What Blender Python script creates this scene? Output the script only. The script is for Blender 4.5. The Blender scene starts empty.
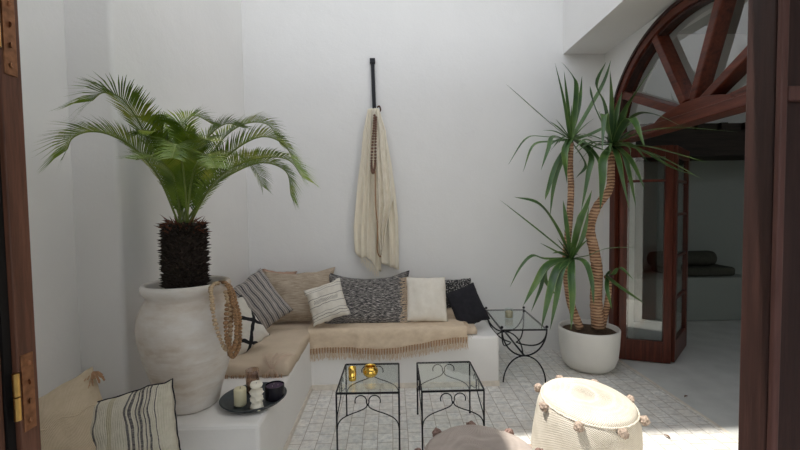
import bpy, bmesh, math, random
from mathutils import Vector, Matrix, Euler, noise
sc = bpy.context.scene
R = math.radians
random.seed(7)

# ---------------------------------------------------------------- camera
CAM_H = 1.5; FPX = 400.0
yaw, pitch, roll = R(1.2537), R(2.4513), R(0.8)
_f = Vector((math.sin(yaw)*math.cos(pitch), math.cos(yaw)*math.cos(pitch), -math.sin(pitch)))
_r0 = Vector((math.cos(yaw), -math.sin(yaw), 0)); _u0 = _r0.cross(_f)
_r = _r0*math.cos(roll) - _u0*math.sin(roll); _u = _u0*math.cos(roll) + _r0*math.sin(roll)
cd = bpy.data.cameras.new('camera'); cam = bpy.data.objects.new('camera', cd)
sc.collection.objects.link(cam)
cd.sensor_width = 36; cd.lens = 36*FPX/800; cd.clip_start = 0.02
m = Matrix((_r, _u, -_f)).transposed().to_4x4(); m.translation = Vector((0, 0, CAM_H))
cam.matrix_world = m
sc.camera = cam

# ---------------------------------------------------------------- light
sc.view_settings.view_transform = 'Standard'; sc.view_settings.look = 'None'
sc.view_settings.gamma = 1; sc.view_settings.use_curve_mapping = False
sc.view_settings.exposure = 0.14
SUN_TX, SUN_TY = 0.40, -0.06          # horizontal travel of the sunlight per metre of fall
w = bpy.data.worlds.new('world'); sc.world = w; w.use_nodes = True
bg = w.node_tree.nodes['Background']
sky = w.node_tree.nodes.new('ShaderNodeTexSky'); sky.sky_type = 'NISHITA'
sky.sun_disc = False; sky.sun_elevation = R(55); sky.air_density = 1.0; sky.dust_density = 3.0; sky.ozone_density = 1.0
hs = w.node_tree.nodes.new('ShaderNodeHueSaturation'); hs.inputs['Saturation'].default_value = 0.26
w.node_tree.links.new(sky.outputs[0], hs.inputs['Color'])
w.node_tree.links.new(hs.outputs[0], bg.inputs[0]); bg.inputs[1].default_value = 0.55
sl = bpy.data.lights.new('sun', 'SUN'); so = bpy.data.objects.new('sun', sl); sc.collection.objects.link(so)
sl.energy = 5.0; sl.angle = R(0.6); sl.color = (1, .965, .90)
so.rotation_euler = Vector((SUN_TX, SUN_TY, -1)).to_track_quat('-Z', 'Y').to_euler()
so.location = (0, 2, 14)
def area(name, loc, sx, sy, rot, energy, col=(1, 1, 1), portal=False):
    a = bpy.data.lights.new(name, 'AREA'); a.shape = 'RECTANGLE'; a.size = sx; a.size_y = sy; a.energy = energy; a.color = col
    o = bpy.data.objects.new(name, a); sc.collection.objects.link(o); o.location = loc; o.rotation_euler = rot
    if portal: a.cycles.is_portal = True
    return o
area('courtyard_portal', (.15, 2.45, 7.05), 3.4, 3.4, (0, 0, 0), 1, portal=True)
try:
    sc.cycles.max_bounces = 10; sc.cycles.diffuse_bounces = 6; sc.cycles.transparent_max_bounces = 16
    sc.cycles.caustics_reflective = False; sc.cycles.caustics_refractive = False
    sc.cycles.sample_clamp_indirect = 6
except Exception: pass

# ---------------------------------------------------------------- helpers
O = Vector((0, 0, CAM_H))
def at(px, py, x=None, y=None, z=None):
    """world point that the photograph shows at a pixel, on a plane of the room"""
    d = _f + _r*((px-400)/FPX) + _u*((225-py)/FPX)
    t = (z-CAM_H)/d.z if z is not None else (x/d.x if x is not None else y/d.y)
    return O + d*t

class NT:
    def __init__(s, name, rough=.7, metal=0.0, col=(.8, .8, .8)):
        s.m = bpy.data.materials.new(name); s.m.use_nodes = True; s.t = s.m.node_tree
        s.b = s.t.nodes['Principled BSDF']; s.b.inputs['Roughness'].default_value = rough
        s.b.inputs['Metallic'].default_value = metal; s.b.inputs['Base Color'].default_value = (*col, 1)
        s.b.inputs['Specular IOR Level'].default_value = .3
    def n(s, kind, **kw):
        nd = s.t.nodes.new(kind)
        for k, v in kw.items():
            if hasattr(nd, k): setattr(nd, k, v)
            else: nd.inputs[k.replace('_', ' ')].default_value = v
        return nd
    def l(s, a, b): s.t.links.new(a, b)
    def coord(s, which='Object', scale=(1, 1, 1), rot=(0, 0, 0)):
        tc = s.n('ShaderNodeTexCoord'); mp = s.n('ShaderNodeMapping')
        mp.inputs['Scale'].default_value = scale; mp.inputs['Rotation'].default_value = rot
        s.l(tc.outputs[which], mp.inputs[0]); return mp.outputs[0]
    def noise(s, vec, scale, detail=4, rough=.55):
        nd = s.n('ShaderNodeTexNoise'); nd.inputs['Scale'].default_value = scale
        nd.inputs['Detail'].default_value = detail; nd.inputs['Roughness'].default_value = rough
        if vec is not None: s.l(vec, nd.inputs['Vector'])
        return nd.outputs['Fac']
    def ramp(s, fac, stops, interp='LINEAR'):
        r = s.n('ShaderNodeValToRGB'); cr = r.color_ramp; cr.interpolation = interp
        while len(cr.elements) < len(stops): cr.elements.new(.5)
        for e, (p, c) in zip(cr.elements, stops): e.position = p; e.color = (*c, 1)
        s.l(fac, r.inputs[0]); return r.outputs[0]
    def mix(s, fac, a, b, mode='MIX'):
        x = s.n('ShaderNodeMix', data_type='RGBA', blend_type=mode)
        for sock, v in ((x.inputs[0], fac), (x.inputs[6], a), (x.inputs[7], b)):
            if isinstance(v, (int, float)): sock.default_value = v
            elif isinstance(v, tuple): sock.default_value = (*v, 1)
            else: s.l(v, sock)
        return x.outputs[2]
    def math(s, op, a, b=None, c=None):
        x = s.n('ShaderNodeMath', operation=op)
        for i, v in enumerate((a, b, c)):
            if v is None: continue
            if isinstance(v, (int, float)): x.inputs[i].default_value = v
            else: s.l(v, x.inputs[i])
        return x.outputs[0]
    def base(s, c): s.l(c, s.b.inputs['Base Color']); return s
    def bump(s, h, strength=.3, dist=.01):
        b = s.n('ShaderNodeBump'); b.inputs['Strength'].default_value = strength; b.inputs['Distance'].default_value = dist
        s.l(h, b.inputs['Height']); s.l(b.outputs[0], s.b.inputs['Normal']); return s
    def xyz(s, vec):
        x = s.n('ShaderNodeSeparateXYZ'); s.l(vec, x.inputs[0]); return x.outputs

def flat(name, col, rough=.6, metal=0., var=.12, nscale=20, bump=.1, bd=.004):
    t = NT(name, rough, metal, col); v = t.coord('Object')
    a = tuple(c*(1-var) for c in col); b = tuple(min(1, c*(1+var)) for c in col)
    nf = t.noise(v, nscale); t.base(t.ramp(nf, [(.3, a), (.7, b)]))
    if bump: t.bump(nf, bump, bd)
    return t.m

def plaster(name, col, stain=.06, b=.25):
    t = NT(name, .9, 0, col); v = t.coord('Object')
    n1 = t.noise(v, 1.1, 5, .6); n2 = t.noise(v, 9, 6, .65); n3 = t.noise(v, 70, 3)
    c = t.ramp(n1, [(.25, tuple(x*(1-stain) for x in col)), (.7, col)])
    c = t.mix(t.ramp(n2, [(.62, (0, 0, 0)), (.85, (.35, .35, .35))]), c, tuple(x*.86 for x in col))
    t.base(c); t.bump(t.math('ADD', t.math('MULTIPLY', n2, 1.0), t.math('MULTIPLY', n3, .25)), b, .012)
    return t.m

def wood(name, dark, light, rough=.45, axis='z', sc_=1):
    t = NT(name, rough, 0, light)
    s3 = {'z': (16, 16, 1.1), 'x': (1.1, 16, 16), 'y': (16, 1.1, 16)}[axis]
    v = t.coord('Object', tuple(q*sc_ for q in s3)); n1 = t.noise(v, 2.2, 6, .65)
    v2 = t.coord('Object', tuple(q*sc_*4 for q in s3)); n2 = t.noise(v2, 3, 3, .6)
    c = t.ramp(n1, [(.3, dark), (.5, tuple((a+b)/2 for a, b in zip(dark, light))), (.72, light)])
    c = t.mix(t.ramp(n2, [(.45, (0, 0, 0)), (.75, (.5, .5, .5))]), c, dark)
    t.base(c); t.bump(n2, .25, .002)
    return t.m

def weave(name, a, b, scale=260, rough=.95, bump=.5):
    """plain woven cloth on UV metres"""
    t = NT(name, rough, 0, a); v = t.coord('UV'); X = t.xyz(v)
    wx = t.math('SINE', t.math('MULTIPLY', X[0], scale)); wy = t.math('SINE', t.math('MULTIPLY', X[1], scale))
    h = t.math('MULTIPLY', wx, wy); n = t.noise(v, 14, 5, .6)
    t.base(t.ramp(n, [(.3, a), (.7, b)]))
    t.bump(t.math('ADD', t.math('MULTIPLY', h, .3), n), bump, .003)
    return t

MAT = {}
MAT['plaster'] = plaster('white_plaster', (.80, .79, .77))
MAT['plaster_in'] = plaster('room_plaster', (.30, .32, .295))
MAT['plaster_bench'] = plaster('bench_plaster', (.80, .78, .745), .1)
MAT['skirt'] = flat('cream_tile_edge', (.70, .64, .55), .5)
MAT['wood_red'] = wood('varnished_red_wood', (.045, .010, .006), (.16, .040, .022), .32)
MAT['wood_red_y'] = wood('varnished_red_wood_rail', (.045, .010, .006), (.17, .042, .022), .32, 'y')
MAT['wood_dark'] = wood('dark_stained_wood', (.022, .009, .007), (.062, .026, .020), .55)
MAT['wood_strip'] = wood('worn_red_wood_bead', (.09, .038, .030), (.18, .080, .064), .5)
MAT['wood_left'] = wood('brown_post_wood', (.065, .026, .015), (.20, .085, .050), .5)
MAT['wood_beam'] = wood('old_beam_wood', (.012, .009, .007), (.045, .030, .022), .7, 'x')
MAT['black'] = flat('black_iron', (.018, .018, .02), .45, .6, .2, 60, .2, .001)
MAT['gap'] = flat('gap_shade_black', (.010, .008, .007), .9)  # near-black colour standing in for the shade inside the door gaps
MAT['brass_old'] = flat('aged_copper_plate', (.30, .14, .07), .45, .7, .3, 60)
MAT['brass'] = flat('polished_brass', (.62, .38, .12), .3, 1.0, .15, 30, .05)
MAT['gold'] = flat('gold_metal', (.90, .56, .12), .16, 1.0, .2, 60, .25)
def glass(name, tint=(1, 1, 1), rough=.0, alpha=.12):
    t = NT(name, rough, 0, tint); nt = t.t
    g = t.n('ShaderNodeBsdfGlossy'); g.inputs['Roughness'].default_value = .02; g.inputs['Color'].default_value = (1, 1, 1, 1)
    tr = t.n('ShaderNodeBsdfTransparent'); tr.inputs['Color'].default_value = (*tint, 1)
    lw = t.n('ShaderNodeLayerWeight'); lw.inputs['Blend'].default_value = .5; fk = t.math('MULTIPLY', t.math('POWER', lw.outputs['Facing'], 4), .7)
    mx = t.n('ShaderNodeMixShader')
    k = t.math('ADD', fk, alpha); nt.links.new(k, mx.inputs[0])
    nt.links.new(tr.outputs[0], mx.inputs[1]); nt.links.new(g.outputs[0], mx.inputs[2])
    nt.links.new(mx.outputs[0], nt.nodes['Material Output'].inputs[0])
    return t.m
MAT['glass'] = glass('clear_glass', (.93, .96, .95), alpha=.04)
MAT['glass_door'] = glass('door_glass', (.8, .83, .82), alpha=.10)
MAT['glass_fan'] = glass('fan_glass_pane', (.85, .87, .86), alpha=.24)
MAT['glass_brown'] = glass('smoky_brown_glass', (.80, .70, .62), alpha=.05)

def floor_tiles():
    t = NT('marble_tiles', .55); v = t.coord('Object', rot=(0, 0, R(90)))
    br = t.n('ShaderNodeTexBrick'); br.offset = .37; br.inputs['Scale'].default_value = 1
    br.inputs['Brick Width'].default_value = .104; br.inputs['Row Height'].default_value = .098
    br.inputs['Mortar Size'].default_value = .0022; br.inputs['Mortar Smooth'].default_value = .3; br.inputs['Bias'].default_value = 0
    br.inputs['Color1'].default_value = (.90, .875, .82, 1); br.inputs['Color2'].default_value = (.78, .76, .71, 1)
    br.inputs['Mortar'].default_value = (.36, .29, .22, 1)
    nv = t.coord('Object'); n0 = t.noise(nv, 2.5, 3); nn = t.n('ShaderNodeTexNoise')
    nn.inputs['Scale'].default_value = 2.2; t.l(nv, nn.inputs['Vector'])
    dis = t.n('ShaderNodeVectorMath', operation='MULTIPLY_ADD'); dis.inputs[1].default_value = (.02, .02, 0)
    t.l(nn.outputs['Color'], dis.inputs[0]); t.l(v, dis.inputs[2]); t.l(dis.outputs[0], br.inputs['Vector'])
    n1 = t.noise(nv, 26, 8, .72); n2 = t.noise(nv, 7, 6, .6)
    c = t.mix(t.ramp(n1, [(.42, (0, 0, 0)), (.62, (.75, .75, .75))]), br.outputs['Color'], (.50, .50, .49))
    c = t.mix(t.ramp(n2, [(.4, (0, 0, 0)), (.75, (.55, .55, .55))]), c, (.66, .60, .52))
    c = t.mix(br.outputs['Fac'], c, (.36, .30, .235))
    t.base(c); t.bump(t.math('SUBTRACT', t.math('MULTIPLY', n1, .3), br.outputs['Fac']), .5, .003)
    return t.m
MAT['tiles'] = floor_tiles()
MAT['screed'] = flat('grey_screed', (.60, .60, .57), .55, 0, .08, 5, .15)

def link(o, parent=None):
    sc.collection.objects.link(o)
    if parent is not None: o.parent = parent
    return o
def tag(o, label=None, cat=None, group=None, kind=None):
    for k, v in (('label', label), ('category', cat), ('group', group), ('kind', kind)):
        if v: o[k] = v
    return o
def thing(name, label, cat, loc=(0, 0, 0), rot=(0, 0, 0), group=None):
    o = bpy.data.objects.new(name, None); o.empty_display_size = .1; sc.collection.objects.link(o)
    o.location = loc; o.rotation_euler = rot; return tag(o, label, cat, group)
def obj(name, bm, mat, parent=None, smooth=False, loc=None, rot=None, sub=0, bevel=0):
    me = bpy.data.meshes.new(name); bmesh.ops.recalc_face_normals(bm, faces=bm.faces[:])
    bm.to_mesh(me); bm.free()
    for mm in (mat if isinstance(mat, (list, tuple)) else [mat]): me.materials.append(mm)
    if smooth:
        for p in me.polygons: p.use_smooth = True
    o = bpy.data.objects.new(name, me); link(o, parent)
    if loc is not None: o.location = loc
    if rot is not None: o.rotation_euler = rot
    if bevel:
        b = o.modifiers.new('bevel', 'BEVEL'); b.width = bevel; b.segments = 2; b.limit_method = 'ANGLE'
    if sub:
        s_ = o.modifiers.new('subsurf', 'SUBSURF'); s_.levels = s_.render_levels = sub
    return o
def B(): return bmesh.new()
def box(bm, x0, x1, y0, y1, z0, z1, M=None):
    vs = [bm.verts.new((x, y, z)) for x in (x0, x1) for y in (y0, y1) for z in (z0, z1)]
    if M is not None:
        for v in vs: v.co = M @ v.co
    for f in ((0, 1, 3, 2), (4, 6, 7, 5), (0, 4, 5, 1), (2, 3, 7, 6), (0, 2, 6, 4), (1, 5, 7, 3)):
        bm.faces.new([vs[i] for i in f])
    return vs
def catmull(pts, n):
    P = [Vector(p) for p in pts]; P = [P[0]*2-P[1]] + P + [P[-1]*2-P[-2]]; out = []
    segs = len(P)-3
    for i in range(n+1):
        u = i/n*segs; k = min(int(u), segs-1); t = u-k; a, b, c, d = P[k:k+4]
        out.append(.5*((2*b)+(c-a)*t+(2*a-5*b+4*c-d)*t*t+(3*b-a-3*c+d)*t**3))
    return out
def tube(bm, pts, r, seg=8, cap=True, closed=False):
    P = [Vector(p) for p in pts]; n = len(P); rings = []; nrm = None
    for i in range(n):
        tg = (P[(i+1) % n]-P[i-1]) if closed else (P[min(i+1, n-1)]-P[max(i-1, 0)])
        tg.normalize()
        if nrm is None:
            nrm = tg.orthogonal().normalized()
        nrm = (nrm - tg*nrm.dot(tg)).normalized(); bn = tg.cross(nrm)
        rr = r(i/(n-1)) if callable(r) else r
        rings.append([bm.verts.new(P[i]+(nrm*math.cos(2*math.pi*k/seg)+bn*math.sin(2*math.pi*k/seg))*rr) for k in range(seg)])
    for i in range(n if closed else n-1):
        a, b = rings[i], rings[(i+1) % n]
        for k in range(seg): bm.faces.new((a[k], a[(k+1) % seg], b[(k+1) % seg], b[k]))
    if cap and not closed:
        bm.faces.new(rings[0][::-1]); bm.faces.new(rings[-1])
def lathe(bm, prof, seg=48, M=None, jit=None):
    rings = []
    for (r, z) in prof:
        if r < 1e-5: rings.append([bm.verts.new((0, 0, z))])
        else: rings.append([bm.verts.new((r*math.cos(2*math.pi*k/seg)*(1+(jit(k/seg, z) if jit else 0)), r*math.sin(2*math.pi*k/seg)*(1+(jit(k/seg, z) if jit else 0)), z)) for k in range(seg)])
    for a, b in zip(rings, rings[1:]):
        for k in range(seg):
            k2 = (k+1) % seg
            if len(a) == 1 and len(b) == 1: continue
            if len(a) == 1: bm.faces.new((a[0], b[k2], b[k]))
            elif len(b) == 1: bm.faces.new((a[k], a[k2], b[0]))
            else: bm.faces.new((a[k], a[k2], b[k2], b[k]))
    if M is not None:
        for rg in rings:
            for v in rg: v.co = M @ v.co
def ball(bm, c, r, sub=2, sq=(1, 1, 1)):
    ret = bmesh.ops.create_icosphere(bm, subdivisions=sub, radius=r)
    for v in ret['verts']: v.co = Vector((v.co.x*sq[0], v.co.y*sq[1], v.co.z*sq[2])) + Vector(c)
    return ret['verts']
def struct(name, bm, mat, parent=None, **k):
    o = obj(name, bm, mat, parent, **k)
    if parent is None: o['kind'] = 'structure'
    return o

# ================================================================= SETTING
BY = 4.08            # back wall
DX = 2.19            # door wall
HB, HL, HR, HN = 9.0, 5.35, 7.0, 3.4
# floor
bm = B(); box(bm, -2.2, DX, .95, BY+.2, -.12, 0); struct('floor', bm, MAT['tiles'])
bm = B(); box(bm, DX, 7.0, -.6, 7.2, -.12, .002); struct('floor_interior', bm, MAT['screed'])
bm = B(); box(bm, -2.4, DX, -3, .95, -.12, .0); struct('floor_hall', bm, MAT['screed'])
# slim stone line along the door sill
bm = B(); box(bm, DX-.02, DX+.004, 1.0, BY, 0, .0035); struct('trim_1', bm, MAT['skirt'])
# back wall: slightly uneven plaster surface, real thickness
def wavy_wall(name, x0, x1, z0, z1, y, thick, mat, nx=60, nz=60):
    bm = B(); g = []
    for j in range(nz+1):
        row = []
        for i in range(nx+1):
            x = x0+(x1-x0)*i/nx; z = z0+(z1-z0)*j/nz
            row.append(bm.verts.new((x, y+noise.noise((x*1.3, z*1.3, 3.1))*.012, z)))
        g.append(row)
    for j in range(nz):
        for i in range(nx): bm.faces.new((g[j][i], g[j][i+1], g[j+1][i+1], g[j+1][i]))
    box(bm, x0, x1, y+.03, y+thick, z0, z1)
    o = struct(name, bm, mat)
    for p in o.data.polygons: p.use_smooth = len(o.data.polygons)-p.index > 6
    return o
wavy_wall('wall_back', -1.75, DX+.25, -.1, HB, BY, .3, MAT['plaster'])
bm = B(); box(bm, -5.5, DX+.4, 3.09, BY+.3, HB, HB+.2); struct('sun_blocker_slab', bm, MAT['plaster'])  # unseen slab added to cut off the sun at the patch's far edge
# left wall: thick block with a soft rounded corner towards the near recess
def extrude_outline(bm, pts, z0, z1, nz=1):
    rows = [[bm.verts.new((x, y, z0+(z1-z0)*j/nz)) for x, y in pts] for j in range(nz+1)]
    n = len(pts)
    for a, b in zip(rows, rows[1:]):
        for i in range(n): bm.faces.new((a[i], a[(i+1) % n], b[(i+1) % n], b[i]))
    bm.faces.new(rows[0][::-1]); bm.faces.new(rows[-1])
LX = -1.45; CY = 2.17; NX = -1.69
cr = .025
arc = [(LX-cr+cr*math.sin(a), CY+cr-cr*math.cos(a)) for a in [R(q) for q in range(0, 91, 15)]]
bm = B(); extrude_outline(bm, [(-2.3, BY+.3), (-2.3, CY)] + arc + [(LX, BY+.3)], -.1, HL)
o = struct('wall_left', bm, MAT['plaster'], bevel=0)
bm = B(); box(bm, -2.3, NX, .95, CY, -.1, HL); struct('wall_left_recess', bm, MAT['plaster'])
bm = B(); box(bm, -2.3, LX, .95, CY+.02, 4.6, HL); struct('sun_blocker_left', bm, MAT['plaster'])  # unseen block added over the recess to keep the sun's shadow edge straight
# near wall with the doorway the camera looks through
bm = B()
box(bm, -2.4, -1.02, .80, .95, -.1, HN); box(bm, 1.30, DX+.2, .80, .95, -.1, HN); box(bm, -1.02, 1.30, .80, .95, 2.7, HN)
struct('wall_front', bm, MAT['plaster'])
# hall around the camera
bm = B(); box(bm, -2.4, DX+.2, -3, .80, 3.0, 3.15); struct('ceiling_hall', bm, MAT['plaster'])
bm = B(); box(bm, -2.4, -2.3, -3, .80, 0, 3.0); struct('wall_hall_left', bm, MAT['plaster'])
bm = B(); box(bm, DX+.1, DX+.2, -3, .80, 0, 3.0); struct('wall_hall_right', bm, MAT['plaster'])
# right wall: lower plane holds the arched door, upper plane stands forward as a bulkhead
AC_Y, AC_Z, AA, AB = 2.95, 2.115, .955, .87       # arch centre and half axes (opening)
AYL, AYN = AC_Y+AA, AC_Y-AA
def arch_pt(a, k=0.0): return (AC_Y+(AA+k)*math.cos(a), AC_Z+(AB+k)*math.sin(a))
SZ = 3.03
bm = B()
pts_in = [arch_pt(R(q)) for q in range(0, 181, 5)]
def wallface(x):
    vs_top = []; vs_arc = []
    for (yy, zz) in pts_in:
        vs_arc.append(bm.verts.new((x, yy, zz))); vs_top.append(bm.verts.new((x, yy, 3.8)))
    return vs_arc, vs_top
a0, t0 = wallface(DX); a1, t1 = wallface(DX+.22)
for i in range(len(a0)-1):
    bm.faces.new((a0[i], a0[i+1], t0[i+1], t0[i])); bm.faces.new((a1[i], t1[i], t1[i+1], a1[i+1]))
    bm.faces.new((a0[i], a1[i], a1[i+1], a0[i+1])); bm.faces.new((t0[i], t0[i+1], t1[i+1], t1[i]))
box(bm, DX, DX+.22, AYL-.0005, BY+.1, -.1, 3.8); box(bm, DX, DX+.22, -.6, AYN+.0005, -.1, 3.8)
struct('wall_right', bm, MAT['plaster'])
bm = B(); box(bm, 1.765, DX+.4, .95, BY+.05, SZ, HR); struct('wall_right_upper', bm, MAT['plaster'])
# room behind the arched door
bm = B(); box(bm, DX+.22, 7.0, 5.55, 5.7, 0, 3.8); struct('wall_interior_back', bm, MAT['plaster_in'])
bm = B(); box(bm, DX+.22, 7.0, 5.44, 5.56, 2.46, 3.8); struct('wall_interior_upper_lit', bm, MAT['plaster'])  # paler plaster facing stands in for light on the upper wall
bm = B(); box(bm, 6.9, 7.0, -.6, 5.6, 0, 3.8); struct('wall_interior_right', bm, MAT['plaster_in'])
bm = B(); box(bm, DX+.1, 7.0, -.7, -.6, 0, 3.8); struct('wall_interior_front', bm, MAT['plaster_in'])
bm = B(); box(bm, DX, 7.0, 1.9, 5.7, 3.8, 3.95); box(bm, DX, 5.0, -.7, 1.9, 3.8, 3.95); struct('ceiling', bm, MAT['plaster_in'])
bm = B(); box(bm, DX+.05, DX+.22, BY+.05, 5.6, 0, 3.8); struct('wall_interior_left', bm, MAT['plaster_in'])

# ---------------------------------------------------------------- arched door
door = bpy.data.objects.new('door_1', None); sc.collection.objects.link(door); door['kind'] = 'structure'
fx0, fx1 = DX-.035, DX+.115
def ring(bm, k0, k1, x0, x1, a0=0, a1=180, step=4):
    prev = None
    for q in range(a0, a1+1, step):
        p0 = arch_pt(R(q), k0); p1 = arch_pt(R(q), k1)
        cur = [bm.verts.new((x0, *p0)), bm.verts.new((x0, *p1)), bm.verts.new((x1, *p1)), bm.verts.new((x1, *p0))]
        if prev:
            for i in range(4): bm.faces.new((prev[i], prev[(i+1) % 4], cur[(i+1) % 4], cur[i]))
        else: bm.faces.new(cur)
        prev = cur
    bm.faces.new(prev[::-1])
bm = B(); ring(bm, -.062, .0, fx0, fx1-.02); obj('arch_frame', bm, MAT['wood_red_y'], door, bevel=.004)
bm = B(); ring(bm, -.082, -.058, fx0+.025, fx1-.07); obj('arch_bead', bm, MAT['wood_dark'], door)
bm = B(); ring(bm, -.002, .028, fx0-.012, fx0+.02); obj('arch_moulding', bm, MAT['wood_dark'], door, bevel=.003)
bm = B(); box(bm, fx0, fx1, AYL-.09, AYL, 0, AC_Z); obj('door_post', bm, MAT['wood_red'], door, bevel=.004)
bm = B(); box(bm, fx0, fx1, AYN, AYN+.09, 0, AC_Z); obj('door_post', bm, MAT['wood_red'], door, bevel=.004)
bm = B(); box(bm, fx0-.01, fx1, AYN, AYL, AC_Z-.028, AC_Z+.045); obj('transom_rail', bm, MAT['wood_red_y'], door, bevel=.006)
# hub
bm = B(); prev = None
hub0 = [(-.08+(.40-.10*math.sin(R(q)))*math.cos(R(q)), .10*math.sin(R(q))**.8) for q in range(0, 181, 10)]
v0 = [bm.verts.new((fx0+.005, AC_Y+a, AC_Z+.03+b)) for a, b in hub0]; v1 = [bm.verts.new((fx1-.02, AC_Y+a, AC_Z+.03+b)) for a, b in hub0]
bm.faces.new(v0); bm.faces.new(v1[::-1])
for i in range(len(v0)): j = (i+1) % len(v0); bm.faces.new((v0[i], v0[j], v1[j], v1[i]))
obj('fan_hub', bm, MAT['wood_red_y'], door, bevel=.004)
for q, qa in ((33, 30), (70, 68), (108, 111), (144, 148), (176, 172)):
    a = R(q); d = Vector((0, math.cos(a)*1.0, math.sin(a)*.93)); L0 = .12
    e = arch_pt(R(qa), -.06); p0 = Vector((0, AC_Y-.045, AC_Z+.02))+d.normalized()*L0; p1 = Vector((0, *e)); dd = (p1-p0)
    n = Vector((0, -dd.z, dd.y)).normalized(); bm = B(); w0, w1 = .030, .034
    for (xx0, xx1, k) in ((fx0+.012, fx1-.03, 1.0),):
        vs = []
        for x in (xx0, xx1):
            for (pp, ww) in ((p0, w0), (p1, w1)):
                for s_ in (-1, 1): vs.append(bm.verts.new(pp+n*ww*s_*k+Vector((x, 0, 0))))
        for f in ((0, 1, 3, 2), (4, 6, 7, 5), (0, 4, 5, 1), (2, 3, 7, 6), (0, 2, 6, 4), (1, 5, 7, 3)): bm.faces.new([vs[i] for i in f])
    obj('fan_spoke', bm, MAT['wood_red_y'], door, bevel=.008)
bm = B(); c = [bm.verts.new((DX+.06, *arch_pt(R(q), -.02))) for q in range(0, 181, 6)]; bm.faces.new(c)
obj('fan_glass', bm, MAT['glass_fan'], door)
# folded leaves, opened into the room beside the left post
def leaf(name, p0, p1, th, z0, z1, stile, parent, bars=()):
    """framed glass leaf standing between two floor points"""
    r_ = bpy.data.objects.new(name, None); sc.collection.objects.link(r_)
    d = Vector((p1[0]-p0[0], p1[1]-p0[1], 0)); L = d.length
    r_.location = (p0[0], p0[1], 0); r_.rotation_euler = (0, 0, math.atan2(d.y, d.x)); r_.parent = parent
    h = th/2
    b_ = B(); box(b_, 0, stile, -h, h, z0, z1); obj('stile', b_, MAT['wood_red'], r_, bevel=.004)
    b_ = B(); box(b_, L-stile, L, -h, h, z0, z1); obj('stile', b_, MAT['wood_red'], r_, bevel=.004)
    b_ = B(); box(b_, stile, L-stile, -h, h, z1-.1, z1); obj('top_rail', b_, MAT['wood_red'], r_, bevel=.003)
    b_ = B(); box(b_, stile, L-stile, -h, h, z0, z0+.20); obj('bottom_rail', b_, MAT['wood_red'], r_, bevel=.003)
    for zb in bars:
        b_ = B(); box(b_, stile, L-stile, -h*.6, h*.6, zb-.012, zb+.012); obj('glazing_bar', b_, MAT['wood_red'], r_)
    b_ = B(); box(b_, stile-.005, L-stile+.005, -.003, .003, z0+.19, z1-.09); obj('pane', b_, MAT['glass_door'], r_)
    return r_
P1 = at(618, 358, z=.01); P2 = at(670, 363, z=.01); P3 = at(684, 345, z=.01)
leaf('folding_leaf', (P1.x, P1.y), (P2.x, P2.y), .045, .01, 2.04, .065, door, (1.72,))
leaf('folding_leaf', (P2.x+.03, P2.y+.02), (P3.x, P3.y), .045, .01, 2.04, .07, door, (.6, 1.0, 1.4, 1.72))

# dark timber beam and shelf-like bulkhead in the room behind
bm = B(); q0 = at(683, 168, y=5.5); box(bm, DX+.24, 6.9, 4.95, 5.54, 2.10, 2.50)
for k in range(14): box(bm, 2.6+k*.3, 2.68+k*.3, 4.90, 4.96, 2.42, 2.50)
o = struct('trim_2', bm, MAT['wood_beam'])
bm = B(); box(bm, DX+.24, 4.62, 4.95, 5.54, .002, .56); tag(obj('masonry_ledge', bm, MAT['plaster_in'], bevel=.02), 'grey plaster ledge built along the wall of the dim room behind the arched door', 'ledge')

# ---------------------------------------------------------------- near door frame, left and right
dl = bpy.data.objects.new('door_2', None); sc.collection.objects.link(dl); dl['kind'] = 'structure'
def X9(px, py, y): return at(px, py, y=y).x
xl = -.80
yb = at(30, 225, x=xl).y; ya = at(10, 225, x=xl).y       # the reveal of the left post runs from ya (near) to yb (far)
bm = B(); box(bm, xl-.12, xl, ya, yb, 0, 2.70); obj('door_post', bm, MAT['wood_left'], dl, bevel=.003)
bm = B(); box(bm, xl-.12, xl-.012, ya-.018, ya, 0, 2.70); obj('gap_shade_strip', bm, MAT['gap'], dl)  # solid dark strip painted as the shaded gap beside the post
bm = B(); box(bm, xl-.16, xl-.014, ya-.075, ya-.020, 0, 2.65); obj('door_edge', bm, MAT['wood_left'], dl, bevel=.004)
for (z0, z1) in ((at(27, 431, x=xl).z, at(27, 353, x=xl).z), (at(12, 76, x=xl).z, at(12, 76, x=xl).z+.17)):
    yA, yB = ya+.006, ya+.006+(yb-ya)*.62
    bm = B(); box(bm, xl-.002, xl+.0025, yA, yB, z0, z1)
    h = obj('hinge_plate', bm, MAT['brass_old'], dl, bevel=.001)
    for k in range(4):
        zz = z0+(z1-z0)*(k+.5)/4
        bm = B(); lathe(bm, [(.0001, .0), (.006, .0), (.0055, -.0012), (.0045, -.002), (.0001, -.0015)], 16)
        box(bm, -.005, .005, -.0007, .0007, -.0026, -.0012)
        obj('screw', bm, MAT['brass_old'], h, loc=(xl+.0028, (yA+yB)/2, zz), rot=(0, R(-90), R(30*k+20)))
    bm = B(); zm = (z0+z1)/2 if z0 < 1.3 else z0+.1
    for k in range(2):
        z_a = zm-.05+k*.052
        lathe(bm, [(.0001, z_a), (.0065, z_a), (.0065, z_a+.049), (.0001, z_a+.049)], 20)
    obj('hinge_barrel', bm, MAT['brass'], dl, loc=(xl+.001, ya-.007, 0))
dr = bpy.data.objects.new('door_3', None); sc.collection.objects.link(dr); dr['kind'] = 'structure'
xq = .82
yb = at(742.5, 225, x=xq).y; ya = at(770.5, 225, x=xq).y
bm = B(); box(bm, xq, xq+.10, ya, yb, 0, 2.7); obj('door_post', bm, MAT['wood_dark'], dr, bevel=.003)
x2 = at(780.5, 225, y=ya-.004).x; x3 = at(794, 225, y=ya-.004).x
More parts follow.
